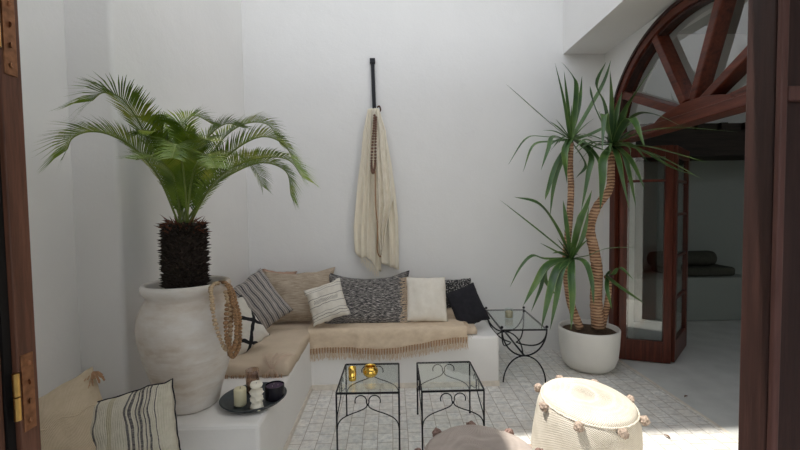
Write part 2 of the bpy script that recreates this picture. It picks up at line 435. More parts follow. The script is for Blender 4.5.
bm = B(); box(bm, xq+.001, x2, ya-.014, ya-.001, 0, 2.7); obj('door_bead', bm, MAT['wood_strip'], dr, bevel=.004)
bm = B(); box(bm, x2, x3, ya+.006, ya+.03, 0, 2.7); obj('gap_shade_strip', bm, MAT['gap'], dr)  # shade of the right-hand gap, put in as a black strip
bm = B(); box(bm, x3, 1.30, ya+.01, ya+.016, 0, 2.7); obj('pane', bm, MAT['glass_door'], dr)
zb = at(797, 92, y=ya).z
bm = B(); box(bm, x2, 1.30, ya-.014, ya+.03, zb-.022, zb+.010); obj('glazing_bar', bm, MAT['wood_strip'], dr, bevel=.004)

# ---------------------------------------------------------------- built-in benches
BF = 3.27; BXL = -.68; BXR = .885; BH = .42
bench = thing('masonry_bench', 'white plastered built-in corner bench running along the back and left walls', 'bench')
bm = B(); extrude_outline(bm, [(LX+.001, 1.98), (BXL, 1.98), (BXL, BF), (BXR, BF), (BXR, BY-.015), (LX+.001, BY-.015)], .001, BH)
obj('bench_body', bm, MAT['plaster_bench'], bench, bevel=.018)
bm = B(); box(bm, BXL-.0, BXR, BF-.008, BF+.01, .001, .045); box(bm, BXL-.01, BXL+.008, 1.99, BF-.008, .001, .045)
obj('skirting', bm, MAT['skirt'], bench)
bm = B(); box(bm, NX+.005, -1.02, 1.05, 1.95, .001, .30); tag(obj('masonry_step', bm, MAT['plaster_bench'], bevel=.02), 'low white plaster seat in the near left recess under the beige and striped cushions', 'seat')

# ================================================================= CLOTH MATERIALS (UV runs 0..1 over the piece)
def cloth(name, a, b=None, freq=(90, 90), bump=.5, nscale=9):
    t = NT(name, .95, 0, a); b = b or tuple(x*.88 for x in a)
    v = t.coord('UV'); X = t.xyz(v)
    wx = t.math('SINE', t.math('MULTIPLY', X[0], freq[0]*6.283)); wy = t.math('SINE', t.math('MULTIPLY', X[1], freq[1]*6.283))
    n = t.noise(v, nscale, 6, .65); t.col = t.ramp(n, [(.3, b), (.65, a)]); t.base(t.col)
    t.bump(t.math('ADD', t.math('MULTIPLY', t.math('ADD', wx, wy), .25), t.math('MULTIPLY', n, .8)), bump, .004)
    t.X = X; t.v = v
    return t
def bands(t, sock, lines, soft=.004):
    """mask that is 1 inside the listed (centre, half width) bands"""
    acc = None
    for c, h in lines:
        d = t.math('ABSOLUTE', t.math('SUBTRACT', sock, c)); m_ = t.math('LESS_THAN', d, h)
        acc = m_ if acc is None else t.math('MAXIMUM', acc, m_)
    return acc
# grey striped
t = cloth('grey_stripe_cloth', (.36, .32, .29), (.26, .23, .21), (60, 60), .6)
n = t.noise(t.v, 40, 3); xs = t.math('ADD', t.X[0], t.math('MULTIPLY', n, .012))
s1 = t.math('GREATER_THAN', t.math('SINE', t.math('MULTIPLY', xs, 6.283*9)), -.1)
s2 = t.math('GREATER_THAN', t.math('SINE', t.math('MULTIPLY', xs, 6.283*27)), .55)
c = t.mix(s1, t.col, (.085, .08, .085)); c = t.mix(t.math('MULTIPLY', s2, .7), c, (.60, .55, .50)); t.base(c); MAT['c_grey'] = t.m
# lattice
t = cloth('lattice_cloth', (.74, .70, .63), (.66, .62, .55))
u = t.math('ADD', t.X[0], t.X[1]); d = t.math('SUBTRACT', t.X[0], t.X[1])
def grid(t, s, f, th, off=0.0):
    fr = t.math('FRACT', t.math('ADD', t.math('MULTIPLY', s, f), 10+off)); return t.math('GREATER_THAN', t.math('ABSOLUTE', t.math('SUBTRACT', fr, .5)), .5-th)
n = t.noise(t.v, 5, 3)
u = t.math('ADD', u, t.math('MULTIPLY', n, .08)); d = t.math('ADD', d, t.math('MULTIPLY', n, .08))
mm = t.math('MAXIMUM', grid(t, u, 1.5, .08), grid(t, d, 1.5, .08, .3)); t.base(t.mix(mm, t.col, (.014, .014, .016))); MAT['c_lattice'] = t.m
# beige slub
t = cloth('beige_slub_cloth', (.54, .445, .34), (.43, .345, .255), (20, 55), .9, 7)
vv = t.coord('UV', (5, 70, 1)); n = t.noise(vv, 1.4, 4, .6); c = t.mix(t.ramp(n, [(.45, (0, 0, 0)), (.62, (.9, .9, .9))]), t.col, (.27, .205, .145)); t.base(c)
t.bump(n, .8, .01); MAT['c_beige'] = t.m
# small cream with fine stripes
t = cloth('cream_fine_stripe_cloth', (.76, .71, .62), (.68, .63, .54))
mk = bands(t, t.X[1], [(.10, .006), (.17, .008), (.24, .005), (.84, .006), (.91, .006), (.44, .008), (.64, .008)])
zig = t.math('MULTIPLY', bands(t, t.X[1], [(.54, .05)]), t.math('GREATER_THAN', t.math('SINE', t.math('ADD', t.math('MULTIPLY', t.X[0], 190), t.math('MULTIPLY', t.X[1], 60))), .3))
lim = bands(t, t.X[0], [(.5, .33)]); zig = t.math('MULTIPLY', zig, lim)
t.base(t.mix(t.math('MULTIPLY', t.math('MAXIMUM', mk, zig), .8), t.col, (.12, .10, .09))); MAT['c_cream_stripe'] = t.m
# black and white wool
t = cloth('flecked_wool_cloth', (.09, .085, .085), (.05, .05, .05), (30, 60), 1.0)
vv = t.coord('UV', (16, 62, 1)); dn = t.n('ShaderNodeTexNoise'); dn.inputs['Scale'].default_value = 3; t.l(t.v, dn.inputs['Vector'])
ad = t.n('ShaderNodeVectorMath', operation='MULTIPLY_ADD'); ad.inputs[1].default_value = (.6, 9, 0); t.l(dn.outputs['Color'], ad.inputs[0]); t.l(vv, ad.inputs[2])
n = t.noise(ad.outputs[0], 1.2, 4, .7); t.base(t.ramp(n, [(.40, (.026, .025, .028)), (.52, (.16, .15, .14)), (.60, (.50, .46, .42))])); t.bump(n, 1, .012); MAT['c_wool'] = t.m
t = cloth('cream_cotton_cloth', (.80, .745, .65), (.74, .68, .58)); MAT['c_cream'] = t.m
t = cloth('black_cotton_cloth', (.022, .021, .026), (.014, .014, .017)); MAT['c_black'] = t.m
t = cloth('speckled_cloth', (.03, .03, .032)); n = t.n('ShaderNodeTexVoronoi'); n.inputs['Scale'].default_value = 26; t.l(t.v, n.inputs['Vector'])
t.base(t.ramp(n.outputs['Distance'], [(.26, (.70, .67, .62)), (.34, (.03, .03, .03))])); MAT['c_speck'] = t.m
t = cloth('rust_cloth', (.50, .33, .24), (.38, .24, .17)); MAT['c_rust'] = t.m
# near striped (bands along the width)
t = cloth('oat_striped_cloth', (.68, .63, .51), (.58, .53, .42), (50, 90), .9)
xs = t.math('ADD', t.X[0], t.math('MULTIPLY', t.noise(t.v, 30, 2), .006))
mk = bands(t, xs, [(.12, .010), (.27, .010), (.585, .011), (.63, .015), (.685, .007), (.72, .013), (.765, .006), (.80, .009), (.86, .004)])
mt = bands(t, xs, [(.42, .025)])
vv = t.coord('UV', (8, 120, 1)); n = t.noise(vv, 1.5, 3)
c = t.mix(t.math('MULTIPLY', mk, t.ramp(n, [(.3, (.55, .55, .55)), (.6, (1, 1, 1))])), t.col, (.075, .07, .08)); t.base(t.mix(t.math('MULTIPLY', mt, .5), c, (.42, .36, .2))); MAT['c_oat'] = t.m
t = cloth('sand_sack_cloth', (.60, .49, .35), (.52, .42, .29), (110, 110), .6); MAT['c_sand'] = t.m
t = cloth('sand_mattress_cloth', (.63, .51, .385), (.56, .45, .33), (240, 240), .35, 5); MAT['c_mattress'] = t.m
t = cloth('throw_cloth', (.74, .60, .44), (.62, .48, .335), (200, 200), .4, 6); MAT['c_throw'] = t.m
t = cloth('fringe_yarn', (.66, .53, .39), (.52, .37, .24), (10, 10), .4, 20); MAT['c_fringe'] = t.m
MAT['c_knot'] = flat('fringe_knot_yarn', (.42, .25, .14), .95)
t = cloth('hanging_cream_cloth', (.92, .85, .70), (.85, .77, .62), (160, 160), .5, 6); MAT['c_scarf'] = t.m

def cushion(name, label, C, W, H, T, rot, mat, ears=.10, sag=.0, seed=0, group=None, fringe=None, n=26, piping=None):
    """pillow with filled belly, drawn-in edges and pointed corners; X width, Z height, Y thickness"""
    bm = B(); uvl = bm.loops.layers.uv.new('UVMap'); uvd = {}
    sheets = []
    for s in (1, -1):
        g = []
        for j in range(n+1):
            row = []
            for i in range(n+1):
                u = 2*i/n-1; v = 2*j/n-1
                edge = (i in (0, n) or j in (0, n))
                x = W/2*u*(1-ears*(1-v*v)*abs(u)**2.2*1.0); z = H/2*v*(1-ears*(1-u*u)*abs(v)**2.2)
                z -= sag*H*(1-u*u)*max(0, v)**1.5
                f = max(0, (1-abs(u)**2.6)*(1-abs(v)**2.6))**.55
                w_ = noise.noise((u*1.7+seed*3.7, v*1.7, s*2.0))*.16+noise.noise((u*4+seed, v*4+5, s))*.07
                y = -s*T/2*f*(1+w_) + .012*noise.noise((u*2.2+seed, v*2.2, 9))
                z += .010*noise.noise((u*3, v*3, seed+4.)); x += .010*noise.noise((u*3+9, v*3, seed+2.))
                if s == -1 and edge: row.append(sheets[0][j][i])
                else: vv_ = bm.verts.new((x, y, z)); row.append(vv_)
                uvd[row[-1]] = (i/n, j/n)
            g.append(row)
        sheets.append(g)
        for j in range(n):
            for i in range(n):
                q = (g[j][i], g[j][i+1], g[j+1][i+1], g[j+1][i]); f_ = bm.faces.new(q)
                for lp in f_.loops: lp[uvl].uv = uvd[lp.vert]
    o = obj(name, bm, mat, None, smooth=True, loc=C, rot=rot)
    tag(o, label, 'cushion', group)
    if fringe:
        fm, side, L = fringe; b_ = B(); rnd = random.Random(seed)
        if side == 'left':
            for k in range(60):
                v = -1+2*(k+.5)/60; x = -W/2*(1-ears*(1-v*v)); z = H/2*v
                l_ = L*rnd.uniform(.7, 1.2); tube(b_, [(x+.004, -.01, z), (x-l_*.5, -.01, z+rnd.uniform(-.008, .008)-.006), (x-l_, rnd.uniform(-.02, .01), z+rnd.uniform(-.02, .02)-.014)], .0022, 4)
        else:
            for k in range(70):
                u = -1+2*(k+.5)/70; z = H/2*(1-ears*(1-u*u))-sag*H*(1-u*u); x = W/2*u
                l_ = L*rnd.uniform(.7, 1.2); tube(b_, [(x, 0, z-.004), (x+rnd.uniform(-.008, .008), -.01, z+l_*.5), (x+rnd.uniform(-.02, .02), rnd.uniform(-.02, .01), z+l_)], .0022, 4)
        obj('fringe', b_, MAT[fm], o)['kind'] = 'stuff'
    if piping:
        b_ = B(); P = []
        for k in range(48):
            q = k/12; s_ = int(q); f_ = (q-s_)*2-1
            u, v = ((f_, -1), (1, f_), (-f_, 1), (-1, -f_))[s_]
            x = W/2*u*(1-ears*(1-v*v)*abs(u)**2.2); z = H/2*v*(1-ears*(1-u*u)*abs(v)**2.2)-sag*H*(1-u*u)*max(0, v)**1.5
            x += .010*noise.noise((u*3+9, v*3, seed+2.)); z += .010*noise.noise((u*3, v*3, seed+4.))
            P.append((x, .012*noise.noise((u*2.2+seed, v*2.2, 9)), z))
        tube(b_, P, .0035, 6, closed=True); obj('piping', b_, MAT[piping], o, smooth=True)
    return o
def rotm(yaw_, lean, roll_):
    """yaw turns the face about the vertical, lean tips the top away from the viewer, roll turns it in its own plane (anticlockwise)"""
    return (Matrix.Rotation(R(yaw_), 3, 'Z') @ Matrix.Rotation(R(-lean), 3, 'X') @ Matrix.Rotation(R(-roll_), 3, 'Y')).to_euler()

# ---------------------------------------------------------------- seat pads and the throw
def grid_sheet(fn, nu, nv, thick, name, mat, parent, uvs=(1, 1)):
    bm = B(); uvl = bm.loops.layers.uv.new('UVMap'); g = [[bm.verts.new(fn(i/nu, j/nv)) for i in range(nu+1)] for j in range(nv+1)]
    for j in range(nv):
        for i in range(nu):
            f_ = bm.faces.new((g[j][i], g[j][i+1], g[j+1][i+1], g[j+1][i]))
            for lp, (a, b_) in zip(f_.loops, ((i, j), (i+1, j), (i+1, j+1), (i, j+1))): lp[uvl].uv = (a/nu*uvs[0], b_/nv*uvs[1])
    o = obj(name, bm, mat, parent, smooth=True)
    s_ = o.modifiers.new('solid', 'SOLIDIFY'); s_.thickness = thick; s_.offset = -1
    return o
ST = .505
def pad(name, label, x0, x1, y0, y1, z0, z1, mat, front):
    bm = B(); uvl = bm.loops.layers.uv.new('UVMap')
    nx, ny = 30, 40; top = []; 
    def hgt(x, y): return z1+.010*noise.noise((x*4, y*4, 1.3))+.004*noise.noise((x*13, y*13, 4))
    for j in range(ny+1):
        row = []
        for i in range(nx+1):
            x = x0+(x1-x0)*i/nx; y = y0+(y1-y0)*j/ny; row.append(bm.verts.new((x, y, hgt(x, y)-.006*(i in (0, nx) or j in (0, ny)))))
        top.append(row)
    for j in range(ny):
        for i in range(nx):
            f_ = bm.faces.new((top[j][i], top[j][i+1], top[j+1][i+1], top[j+1][i]))
            for lp in f_.loops: lp[uvl].uv = (lp.vert.co.x, lp.vert.co.y)
    rim = [top[0][i] for i in range(nx+1)]+[top[j][nx] for j in range(1, ny+1)]+[top[ny][i] for i in range(nx-1, -1, -1)]+[top[j][0] for j in range(ny-1, 0, -1)]
    prev = rim; cx, cy = (x0+x1)/2, (y0+y1)/2
    for lv, (zz, out) in enumerate(((z1-.02, .010), ((z0+z1)/2, .014), (z0+.004, .012))):
        cur = []
        for k, v in enumerate(rim):
            dx = (1 if v.co.x > x1-.001 else -1 if v.co.x < x0+.001 else 0); dy = (1 if v.co.y > y1-.001 else -1 if v.co.y < y0+.001 else 0)
            wv = .008*noise.noise((v.co.x*9, v.co.y*9, zz*6+2))
            cur.append(bm.verts.new((v.co.x+dx*(out+wv), v.co.y+dy*(out+wv), zz + (.006*noise.noise((v.co.x*20, v.co.y*20, 2)) if lv == 2 else 0))))
        for k in range(len(rim)):
            k2 = (k+1) % len(rim); f_ = bm.faces.new((prev[k], cur[k], cur[k2], prev[k2]))
            for lp in f_.loops: lp[uvl].uv = (lp.vert.co.x+lp.vert.co.z, lp.vert.co.y+lp.vert.co.z)
        prev = cur
    bm.faces.new(prev[::-1])
    return tag(obj(name, bm, mat, None, smooth=True), label, 'seat pad')
PY0 = 2.57
padL = pad('seat_pad', 'sand coloured seat pad on the left arm of the bench with a raffia tie', LX+.03, BXL-.012, PY0, 3.30, BH+.002, ST, MAT['c_mattress'], True)
b_ = B(); q = at(272, 372, y=PY0-.02)
for k in range(14):
    rd = random.Random(k); a = rd.uniform(-1, 1)
    tube(b_, catmull([(q.x+a*.01, PY0-.018, ST-.03), (q.x+a*.05, PY0-.03, ST+.018), (q.x+a*.09, PY0+.02, ST+.022+rd.uniform(0, .02)), (q.x+a*.14, PY0+.10+rd.uniform(0, .06), ST+.014)], 8), .0022, 4)
for k in range(10):
    rd = random.Random(k+50); a = rd.uniform(-1, 1)
    tube(b_, catmull([(q.x+a*.012, PY0-.022, ST-.03), (q.x+a*.04, PY0-.035, ST-.05), (q.x+a*.05, PY0-.03, ST-.09)], 5), .0022, 4)
tie = obj('raffia_tie', b_, flat('pink_raffia', (.62, .47, .36), .9), padL)
b_ = B()
for k in range(46):
    rd = random.Random(k); x = LX+.25+k*(BXL-.02-LX-.25)/46
    if rd.random() < .35: continue
    tube(b_, [(x, PY0-.014, BH+.02), (x+rd.uniform(-.006, .006), PY0-.022, BH+.005), (x+rd.uniform(-.01, .01), PY0-.026, BH-.008)], .003, 4)
obj('fringe', b_, MAT['c_knot'], padL)['kind'] = 'stuff'
padB = pad('seat_pad', 'pale seat pad on the back arm of the bench, mostly under the fringed throw', LX+.03, .70, 3.325, BY-.03, BH+.002, ST-.012, MAT['c_mattress'], True)

# throw
TXL, TXR = -.70, .615
def hem(x):
    s = (x-TXL)/(TXR-TXL)
    return .340+.012*math.sin(s*9)+(.075*max(0, (s-.45)/.55)**1.2)-.004*s
def throwf(u, v):
    x = TXL+(TXR-TXL)*u; front = BF-.022
    L1, L2 = .56, (ST+.004)-hem(x)
    d = v*(L1+L2)
    wr = .006*noise.noise((x*5, d*3, 8))+.004*math.sin(x*36+noise.noise((x*3, d, 1))*3)*min(1, max(0, d-L1+.02)/.08)
    if abs(x+.28) < .05: wr += .014*(1-abs(x+.28)/.05)**2*min(1, max(0, d-L1+.1)/.1)
    if d < L1-.03: return (x+.01*math.sin(d*9), front+(L1-d), ST+.007+wr*.5)
    if d < L1+.03:
        a = (d-L1+.03)/.06*math.pi/2; return (x, front+.03-.03*math.sin(a)*1.0, ST+.007-.03*(1-math.cos(a))+wr*.3)
    return (x+.006*math.sin(d*30), front-.003-wr, ST-.023-(d-L1-.03))
throw = grid_sheet(throwf, 120, 50, .004, 'fringed_throw', MAT['c_throw'], None, (3, 2))
tag(throw, 'tan woven throw with a knotted fringe hanging over the front of the back bench', 'throw')
b_ = B(); bk = B(); rd = random.Random(3)
for k in range(118):
    u = (k+.5)/118; x, yy, z = throwf(u, 1.0); y2 = yy-.003
    for s_ in range(3):
        xx = x+rd.uniform(-.004, .004); l_ = rd.uniform(.065, .095)
        tube(b_, [(xx, y2, z+.01), (xx+rd.uniform(-.003, .003), y2-.003, z-l_*.5), (xx+rd.uniform(-.009, .009), y2-.001, z-l_)], .0021, 4)
    if k % 2 == 0: tube(bk, [(x, y2-.004, z+.014), (x, y2-.006, z-.012), (x, y2-.003, z-.034)], lambda t_: .0042+.0018*math.sin(t_*3.1), 5)
obj('fringe', b_, MAT['c_fringe'], throw)['kind'] = 'stuff'; obj('fringe_knots', bk, MAT['c_knot'], throw)['kind'] = 'stuff'
b_ = B()
for k in range(26):
    x, yy, z = throwf(1.0, .35+.65*k/26); l_ = rd.uniform(.02, .045)
    tube(b_, [(x-.004, yy, z+.002), (x+l_*.6, yy-.006, z+.002), (x+l_, yy-.01, z-.018)], .002, 4)
obj('side_fringe', b_, MAT['c_fringe'], throw)['kind'] = 'stuff'

# ---------------------------------------------------------------- cushions
g1 = 'cushions on the corner bench'
def cpx(px, py, Y): return at(px, py, y=Y)
cushion('cushion', 'rust brown cushion edge showing above the big beige cushion in the corner', cpx(277, 289, 3.88), .34, .38, .12, rotm(5, 20, -6), MAT['c_rust'], .10, .0, 11, g1, n=16)
cushion('cushion', 'large beige slub cushion in the corner of the bench', cpx(297, 295, 3.62), .67, .52, .20, rotm(-3, 34, 3), MAT['c_beige'], .09, .06, 1, g1, piping='c_beige')
cushion('cushion', 'wide black and white flecked wool cushion in the middle of the back bench', cpx(368, 298, 3.56), .76, .52, .18, rotm(0, 33, 0), MAT['c_wool'], .09, .12, 2, g1, piping='c_black')
cushion('cushion', 'plain cream cushion with a fringed left edge beside the black one', cpx(426.5, 299, 3.50), .36, .41, .13, rotm(0, 30, -1), MAT['c_cream'], .04, .0, 3, g1, fringe=('c_fringe', 'left', .055))
cushion('cushion', 'black cushion with white speckles, behind the plain black cushion', cpx(458, 293, 3.86), .28, .28, .12, rotm(0, 22, 3), MAT['c_speck'], .05, .0, 4, g1, n=16)
cushion('cushion', 'plain black cushion tilted against the right end of the back bench', cpx(467, 306, 3.50), .29, .35, .12, rotm(0, 24, 20), MAT['c_black'], .06, .0, 5, g1)
cushion('cushion', 'small cream cushion with fine dark stripes, leaning on the two big cushions', cpx(327, 302, 3.36), .32, .33, .10, rotm(0, 28, 19), MAT['c_cream_stripe'], .07, .0, 6, g1)
cushion('cushion', 'grey and black striped cushion leaning on the left wall', cpx(255, 305, 3.22), .44, .45, .14, rotm(30, 22, 30), MAT['c_grey'], .07, .0, 7, g1)
cushion('cushion', 'white cushion with a black lattice pattern next to the bead strings', cpx(237, 328, 2.80), .31, .36, .10, rotm(32, 22, 28), MAT['c_lattice'], .06, .0, 8, g1)
g2 = 'cushions on the low near seat'
cushion('cushion', 'oat coloured cushion with dark vertical stripes below the big clay pot', cpx(129, 440, 1.60), .38, .37, .15, rotm(6, 18, 13), MAT['c_oat'], .04, .0, 9, g2, piping='c_black')
cb = cushion('cushion', 'plain sand coloured sack cushion nearest the left door post', cpx(50, 449, 1.54), .42, .46, .20, rotm(22, 30, 22), MAT['c_sand'], .05, .02, 10, g2)
b_ = B(); rd = random.Random(5)
for k in range(36):
    a = rd.uniform(-.02, .02); l_ = rd.uniform(.03, .07)
    tube(b_, [(.20, -.0, .21), (.205+a, -.015, .21-l_*.4), (.205+a*1.6, -.03+rd.uniform(-.01, .01), .21-l_)], .0022, 4)
obj('tassel', b_, MAT['c_knot'], cb)
b_ = B(); P = []
for k in range(30):
    u = -1+2*k/29; P.append((.20*u, -.100*(1-abs(u)**2.6)**.55-.004, .06+.008*math.sin(k)))
tube(b_, P, .0035, 6); obj('seam', b_, MAT['c_sand'], cb)

# ================================================================= HANGING CLOTHS
hg = thing('hanging_scarves', 'cream woven cloths and bead string hanging from a black strap on the back wall', 'hanging cloth')
hx = at(374, 110, y=BY-.05)
s0 = at(372.5, 62, y=BY-.012); s1 = at(374.5, 113, y=BY-.03)
bm = B(); d = (s1-s0)
tube(bm, [s0, s0+d*.5, s1], .026, 4); box(bm, s0.x-.026, s0.x+.026, BY-.04, BY+.005, s0.z-.02, s0.z+.03)
obj('strap', bm, MAT['black'], hg, bevel=.003)
bm = B(); tube(bm, catmull([(s1.x+.03, BY-.05, s1.z+.05), (s1.x+.05, BY-.06, s1.z+.06), (s1.x+.06, BY-.05, s1.z+.02), (s1.x+.02, BY-.06, s1.z-.02)], 12), .008, 6)
obj('hook', bm, flat('bronze_hook', (.10, .055, .035), .4, .6), hg, smooth=True)
def drape(name, cxs, zs, wid, hemf, depth, seed, mat, folds, nu=70, nv=60):
    """gathered cloth: (centre x, half width) follow the height; folds run down it"""
    def f(u, v):
        z = zs[0]+(hemf(u)-zs[0])*v
        k = v*(len(wid)-1); i = min(int(k), len(wid)-2); t_ = k-i
        L = wid[i][0]*(1-t_)+wid[i+1][0]*t_; Rr = wid[i][1]*(1-t_)+wid[i+1][1]*t_
        x = L+(Rr-L)*u; w_ = abs(Rr-L)
        ph = u*folds*2*math.pi+seed+noise.noise((u*3, v*1.2, seed))*2.0
        y = BY-.05-depth*(.5+.5*math.sin(ph))*min(1, .35+v)-depth*.8*math.sin(u*math.pi)
        x += .25*w_/folds*math.cos(ph)*.35
        return (x, y, z)
    return grid_sheet(f, nu, nv, .004, name, mat, hg, (1, 2))
Wp = lambda px, py: at(px, py, y=BY-.06).x
Zp = lambda py, px=375: at(px, py, y=BY-.06).z
z0 = Zp(109)
lv = [111, 122, 145, 180, 215, 250, 264]
Lx = [368, 363, 361, 358, 356, 354, 355]; Rx = [375, 377, 378, 379, 380, 381, 381]
drape('cloth', None, (z0,), [(Wp(a, y_), Wp(b, y_)) for a, b, y_ in zip(Lx, Rx, lv)], lambda u: Zp(250+u*20+3*math.sin(u*9)), .035, 1, MAT['c_scarf'], 4)
Lx = [374, 375, 375, 376, 377, 378, 379]; Rx = [378, 386, 391, 395, 398, 399, 399]
drape('cloth', None, (z0,), [(Wp(a, y_), Wp(b, y_)) for a, b, y_ in zip(Lx, Rx, lv)], lambda u: Zp(262+8*u), .035, 4, MAT['c_scarf'], 3)
Lx = [373, 372, 373, 374, 374, 375, 380]; Rx = [379, 386, 388, 391, 393, 388, 384]
ck = cloth('net_scarf_cloth', (.92, .86, .73), (.78, .70, .56), (22, 60), 1.0, 10)
o = drape('cloth', None, (z0-.01,), [(Wp(a, y_), Wp(b, y_)) for a, b, y_ in zip(Lx, Rx, lv)], lambda u: Zp(255-18*abs(u-.4)), .05, 2.2, ck.m, 3)
o.location = (0, -.035, 0)
bm = B(); rd = random.Random(8)
for k in range(46):
    px = 361+18*k/46; zt = Zp(255+16*k/46); x = Wp(px, 255)
    tube(bm, [(x, BY-.085, zt+.02), (x+rd.uniform(-.01, .01), BY-.09, zt-.02), (x+rd.uniform(-.015, .015), BY-.085, zt-.07*rd.uniform(.7, 1.2))], .002, 4)
obj('fringe', bm, MAT['c_scarf'], hg)['kind'] = 'stuff'
bm = B(); pts = catmull([(Wp(375, 120), BY-.17, Zp(118)), (Wp(373.5, 140), BY-.175, Zp(140)), (Wp(372, 162), BY-.175, Zp(165)), (Wp(373.5, 171), BY-.175, Zp(174)), (Wp(375.5, 165), BY-.175, Zp(165)), (Wp(376, 140), BY-.175, Zp(140)), (Wp(376.5, 125), BY-.17, Zp(120))], 52)
for p in pts: ball(bm, p, .014, 1)
obj('bead_string', bm, flat('brown_seed_beads', (.17, .09, .06), .5, 0, .5, 90), hg, smooth=True)
bm = B(); tube(bm, catmull([(Wp(375.5, 170), BY-.175, Zp(172)), (Wp(376, 200), BY-.17, Zp(205)), (Wp(378, 225), BY-.17, Zp(228)), (Wp(377.5, 250), BY-.16, Zp(248)), (Wp(380.5, 257), BY-.15, Zp(256)), (Wp(382, 248), BY-.15, Zp(249))], 30), .006, 6)
obj('cord', bm, flat('rust_cord', (.36, .20, .10), .8), hg, smooth=True)

# ================================================================= BIG POT WITH CYCAD
clay = NT('weathered_clay', .9, 0, (.6, .55, .5)); v = clay.coord('Object', (1, 1, 2.2)); n1 = clay.noise(v, 3.2, 7, .65)
v2 = clay.coord('Object', (1.5, 1.5, 10)); n2 = clay.noise(v2, 2, 4)
c = clay.ramp(n1, [(.34, (.56, .47, .38)), (.46, (.68, .62, .55)), (.60, (.76, .725, .68))]); c = clay.mix(clay.ramp(n2, [(.55, (0, 0, 0)), (.72, (.55, .55, .55))]), c, (.52, .43, .35))
clay.base(c); clay.bump(clay.math('ADD', n2, clay.math('MULTIPLY', n1, .5)), .35, .008); MAT['clay'] = clay.m
PC = at(191.5, 403, z=BH); PX, PYc = PC.x, PC.y
cyc = thing('potted_cycad', 'sago palm with arching feathery fronds in a big weathered clay pot on the bench', 'potted plant', (PX, PYc, BH+.001))
prof = [(.0001, 0), (.150, 0), (.163, .008), (.178, .07), (.212, .17), (.248, .28), (.272, .38), (.280, .45), (.270, .52), (.245, .575), (.226, .605), (.222, .620), (.234, .632), (.247, .648), (.250, .668), (.243, .684), (.228, .688), (.215, .676), (.208, .64), (.205, .60), (.0001, .60)]
prof = [(a*.90 if a > .001 else a, b_) for a, b_ in prof]
bm = B(); lathe(bm, prof[:-2]+[(.184, .55), (.0001, .55)], 96, jit=lambda u, z: .008*noise.noise((math.cos(u*6.283)*1.5, math.sin(u*6.283)*1.5, z*3))+.003*math.sin(z*75))
obj('pot', bm, MAT['clay'], cyc, smooth=True)
bm = B(); lathe(bm, [(.0001, .625), (.10, .622), (.186, .61), (.186, .56), (.0001, .56)], 40, jit=lambda u, z: .02*noise.noise((u*30, z, 1)))
obj('soil', bm, flat('dark_soil', (.035, .022, .015), 1, 0, .4, 60, .8, .01), cyc)
TH = .40; tz0 = .61
tx, ty_ = at(185, 250, y=PYc).x-PX, 0
bm = B(); lathe(bm, [(.0001, tz0), (.095, tz0), (.100, tz0+.10), (.105, tz0+.22), (.100, tz0+.34), (.07, tz0+TH), (.0001, tz0+TH+.01)], 32, M=Matrix.Translation((tx, ty_, 0)))
trk = obj('trunk', bm, flat('cycad_bark', (.030, .021, .016), .9, 0, .4, 50, .8, .01), cyc, smooth=True)
bm = B(); rd = random.Random(21)
for row in range(26):
    for k in range(30):
        a = 2*math.pi*(k+.5*(row % 2))/30+rd.uniform(-.06, .06); z = tz0+.015+row*(TH-.02)/26+rd.uniform(-.006, .006); rr = .094+.008*math.sin((z-tz0)/TH*3)
        o_ = Vector((math.cos(a), math.sin(a), 0)); p = Vector((tx, ty_, z))+o_*rr; s_ = Vector((-o_.y, o_.x, 0))*.009
        l_ = rd.uniform(.016, .036); tip = p+o_*l_+Vector((0, 0, rd.uniform(.004, .02)))
        va = [bm.verts.new(p-s_), bm.verts.new(p+s_), bm.verts.new(p+Vector((0, 0, .014))+o_*.004), bm.verts.new(tip)]
        bm.faces.new((va[0], va[1], va[3])); bm.faces.new((va[1], va[2], va[3])); bm.faces.new((va[2], va[0], va[3]))
obj('leaf_bases', bm, flat('dark_leaf_bases', (.032, .022, .017), .8, 0, .5, 70), cyc)
bm = B()
for k in range(120):
    a = rd.uniform(0, 6.283); z = tz0+TH-.02+rd.uniform(-.03, .03); rr = rd.uniform(.05, .10)
    o_ = Vector((math.cos(a), math.sin(a), 0)); p = Vector((tx, ty_, z))+o_*rr; s_ = Vector((-o_.y, o_.x, 0))*.006
    tip = p+o_*rd.uniform(.02, .055)+Vector((0, 0, rd.uniform(-.015, .05)))
    bm.faces.new([bm.verts.new(q) for q in (p-s_, p+s_, tip)]); bm.faces.new([bm.verts.new(q) for q in (p+Vector((0, 0, .01)), p-Vector((0, 0, .004)), tip)])
obj('crown_scales', bm, flat('rusty_crown_scales', (.16, .06, .035), .8, 0, .4, 80), cyc)
leafm = NT('cycad_leaf', .42, 0, (.05, .14, .02)); v = leafm.coord('Object'); n = leafm.noise(v, 6, 3)
leafm.base(leafm.ramp(n, [(.3, (.060, .12, .008)), (.52, (.15, .235, .015)), (.70, (.34, .37, .04))])); leafm.b.inputs['Specular IOR Level'].default_value = .4
MAT['cyc'] = leafm.m; MAT['rachis'] = flat('frond_rachis', (.17, .22, .05), .5, 0, .2, 30)
CT = Vector((PX+tx, PYc+ty_, BH+tz0+TH))      # crown in the world
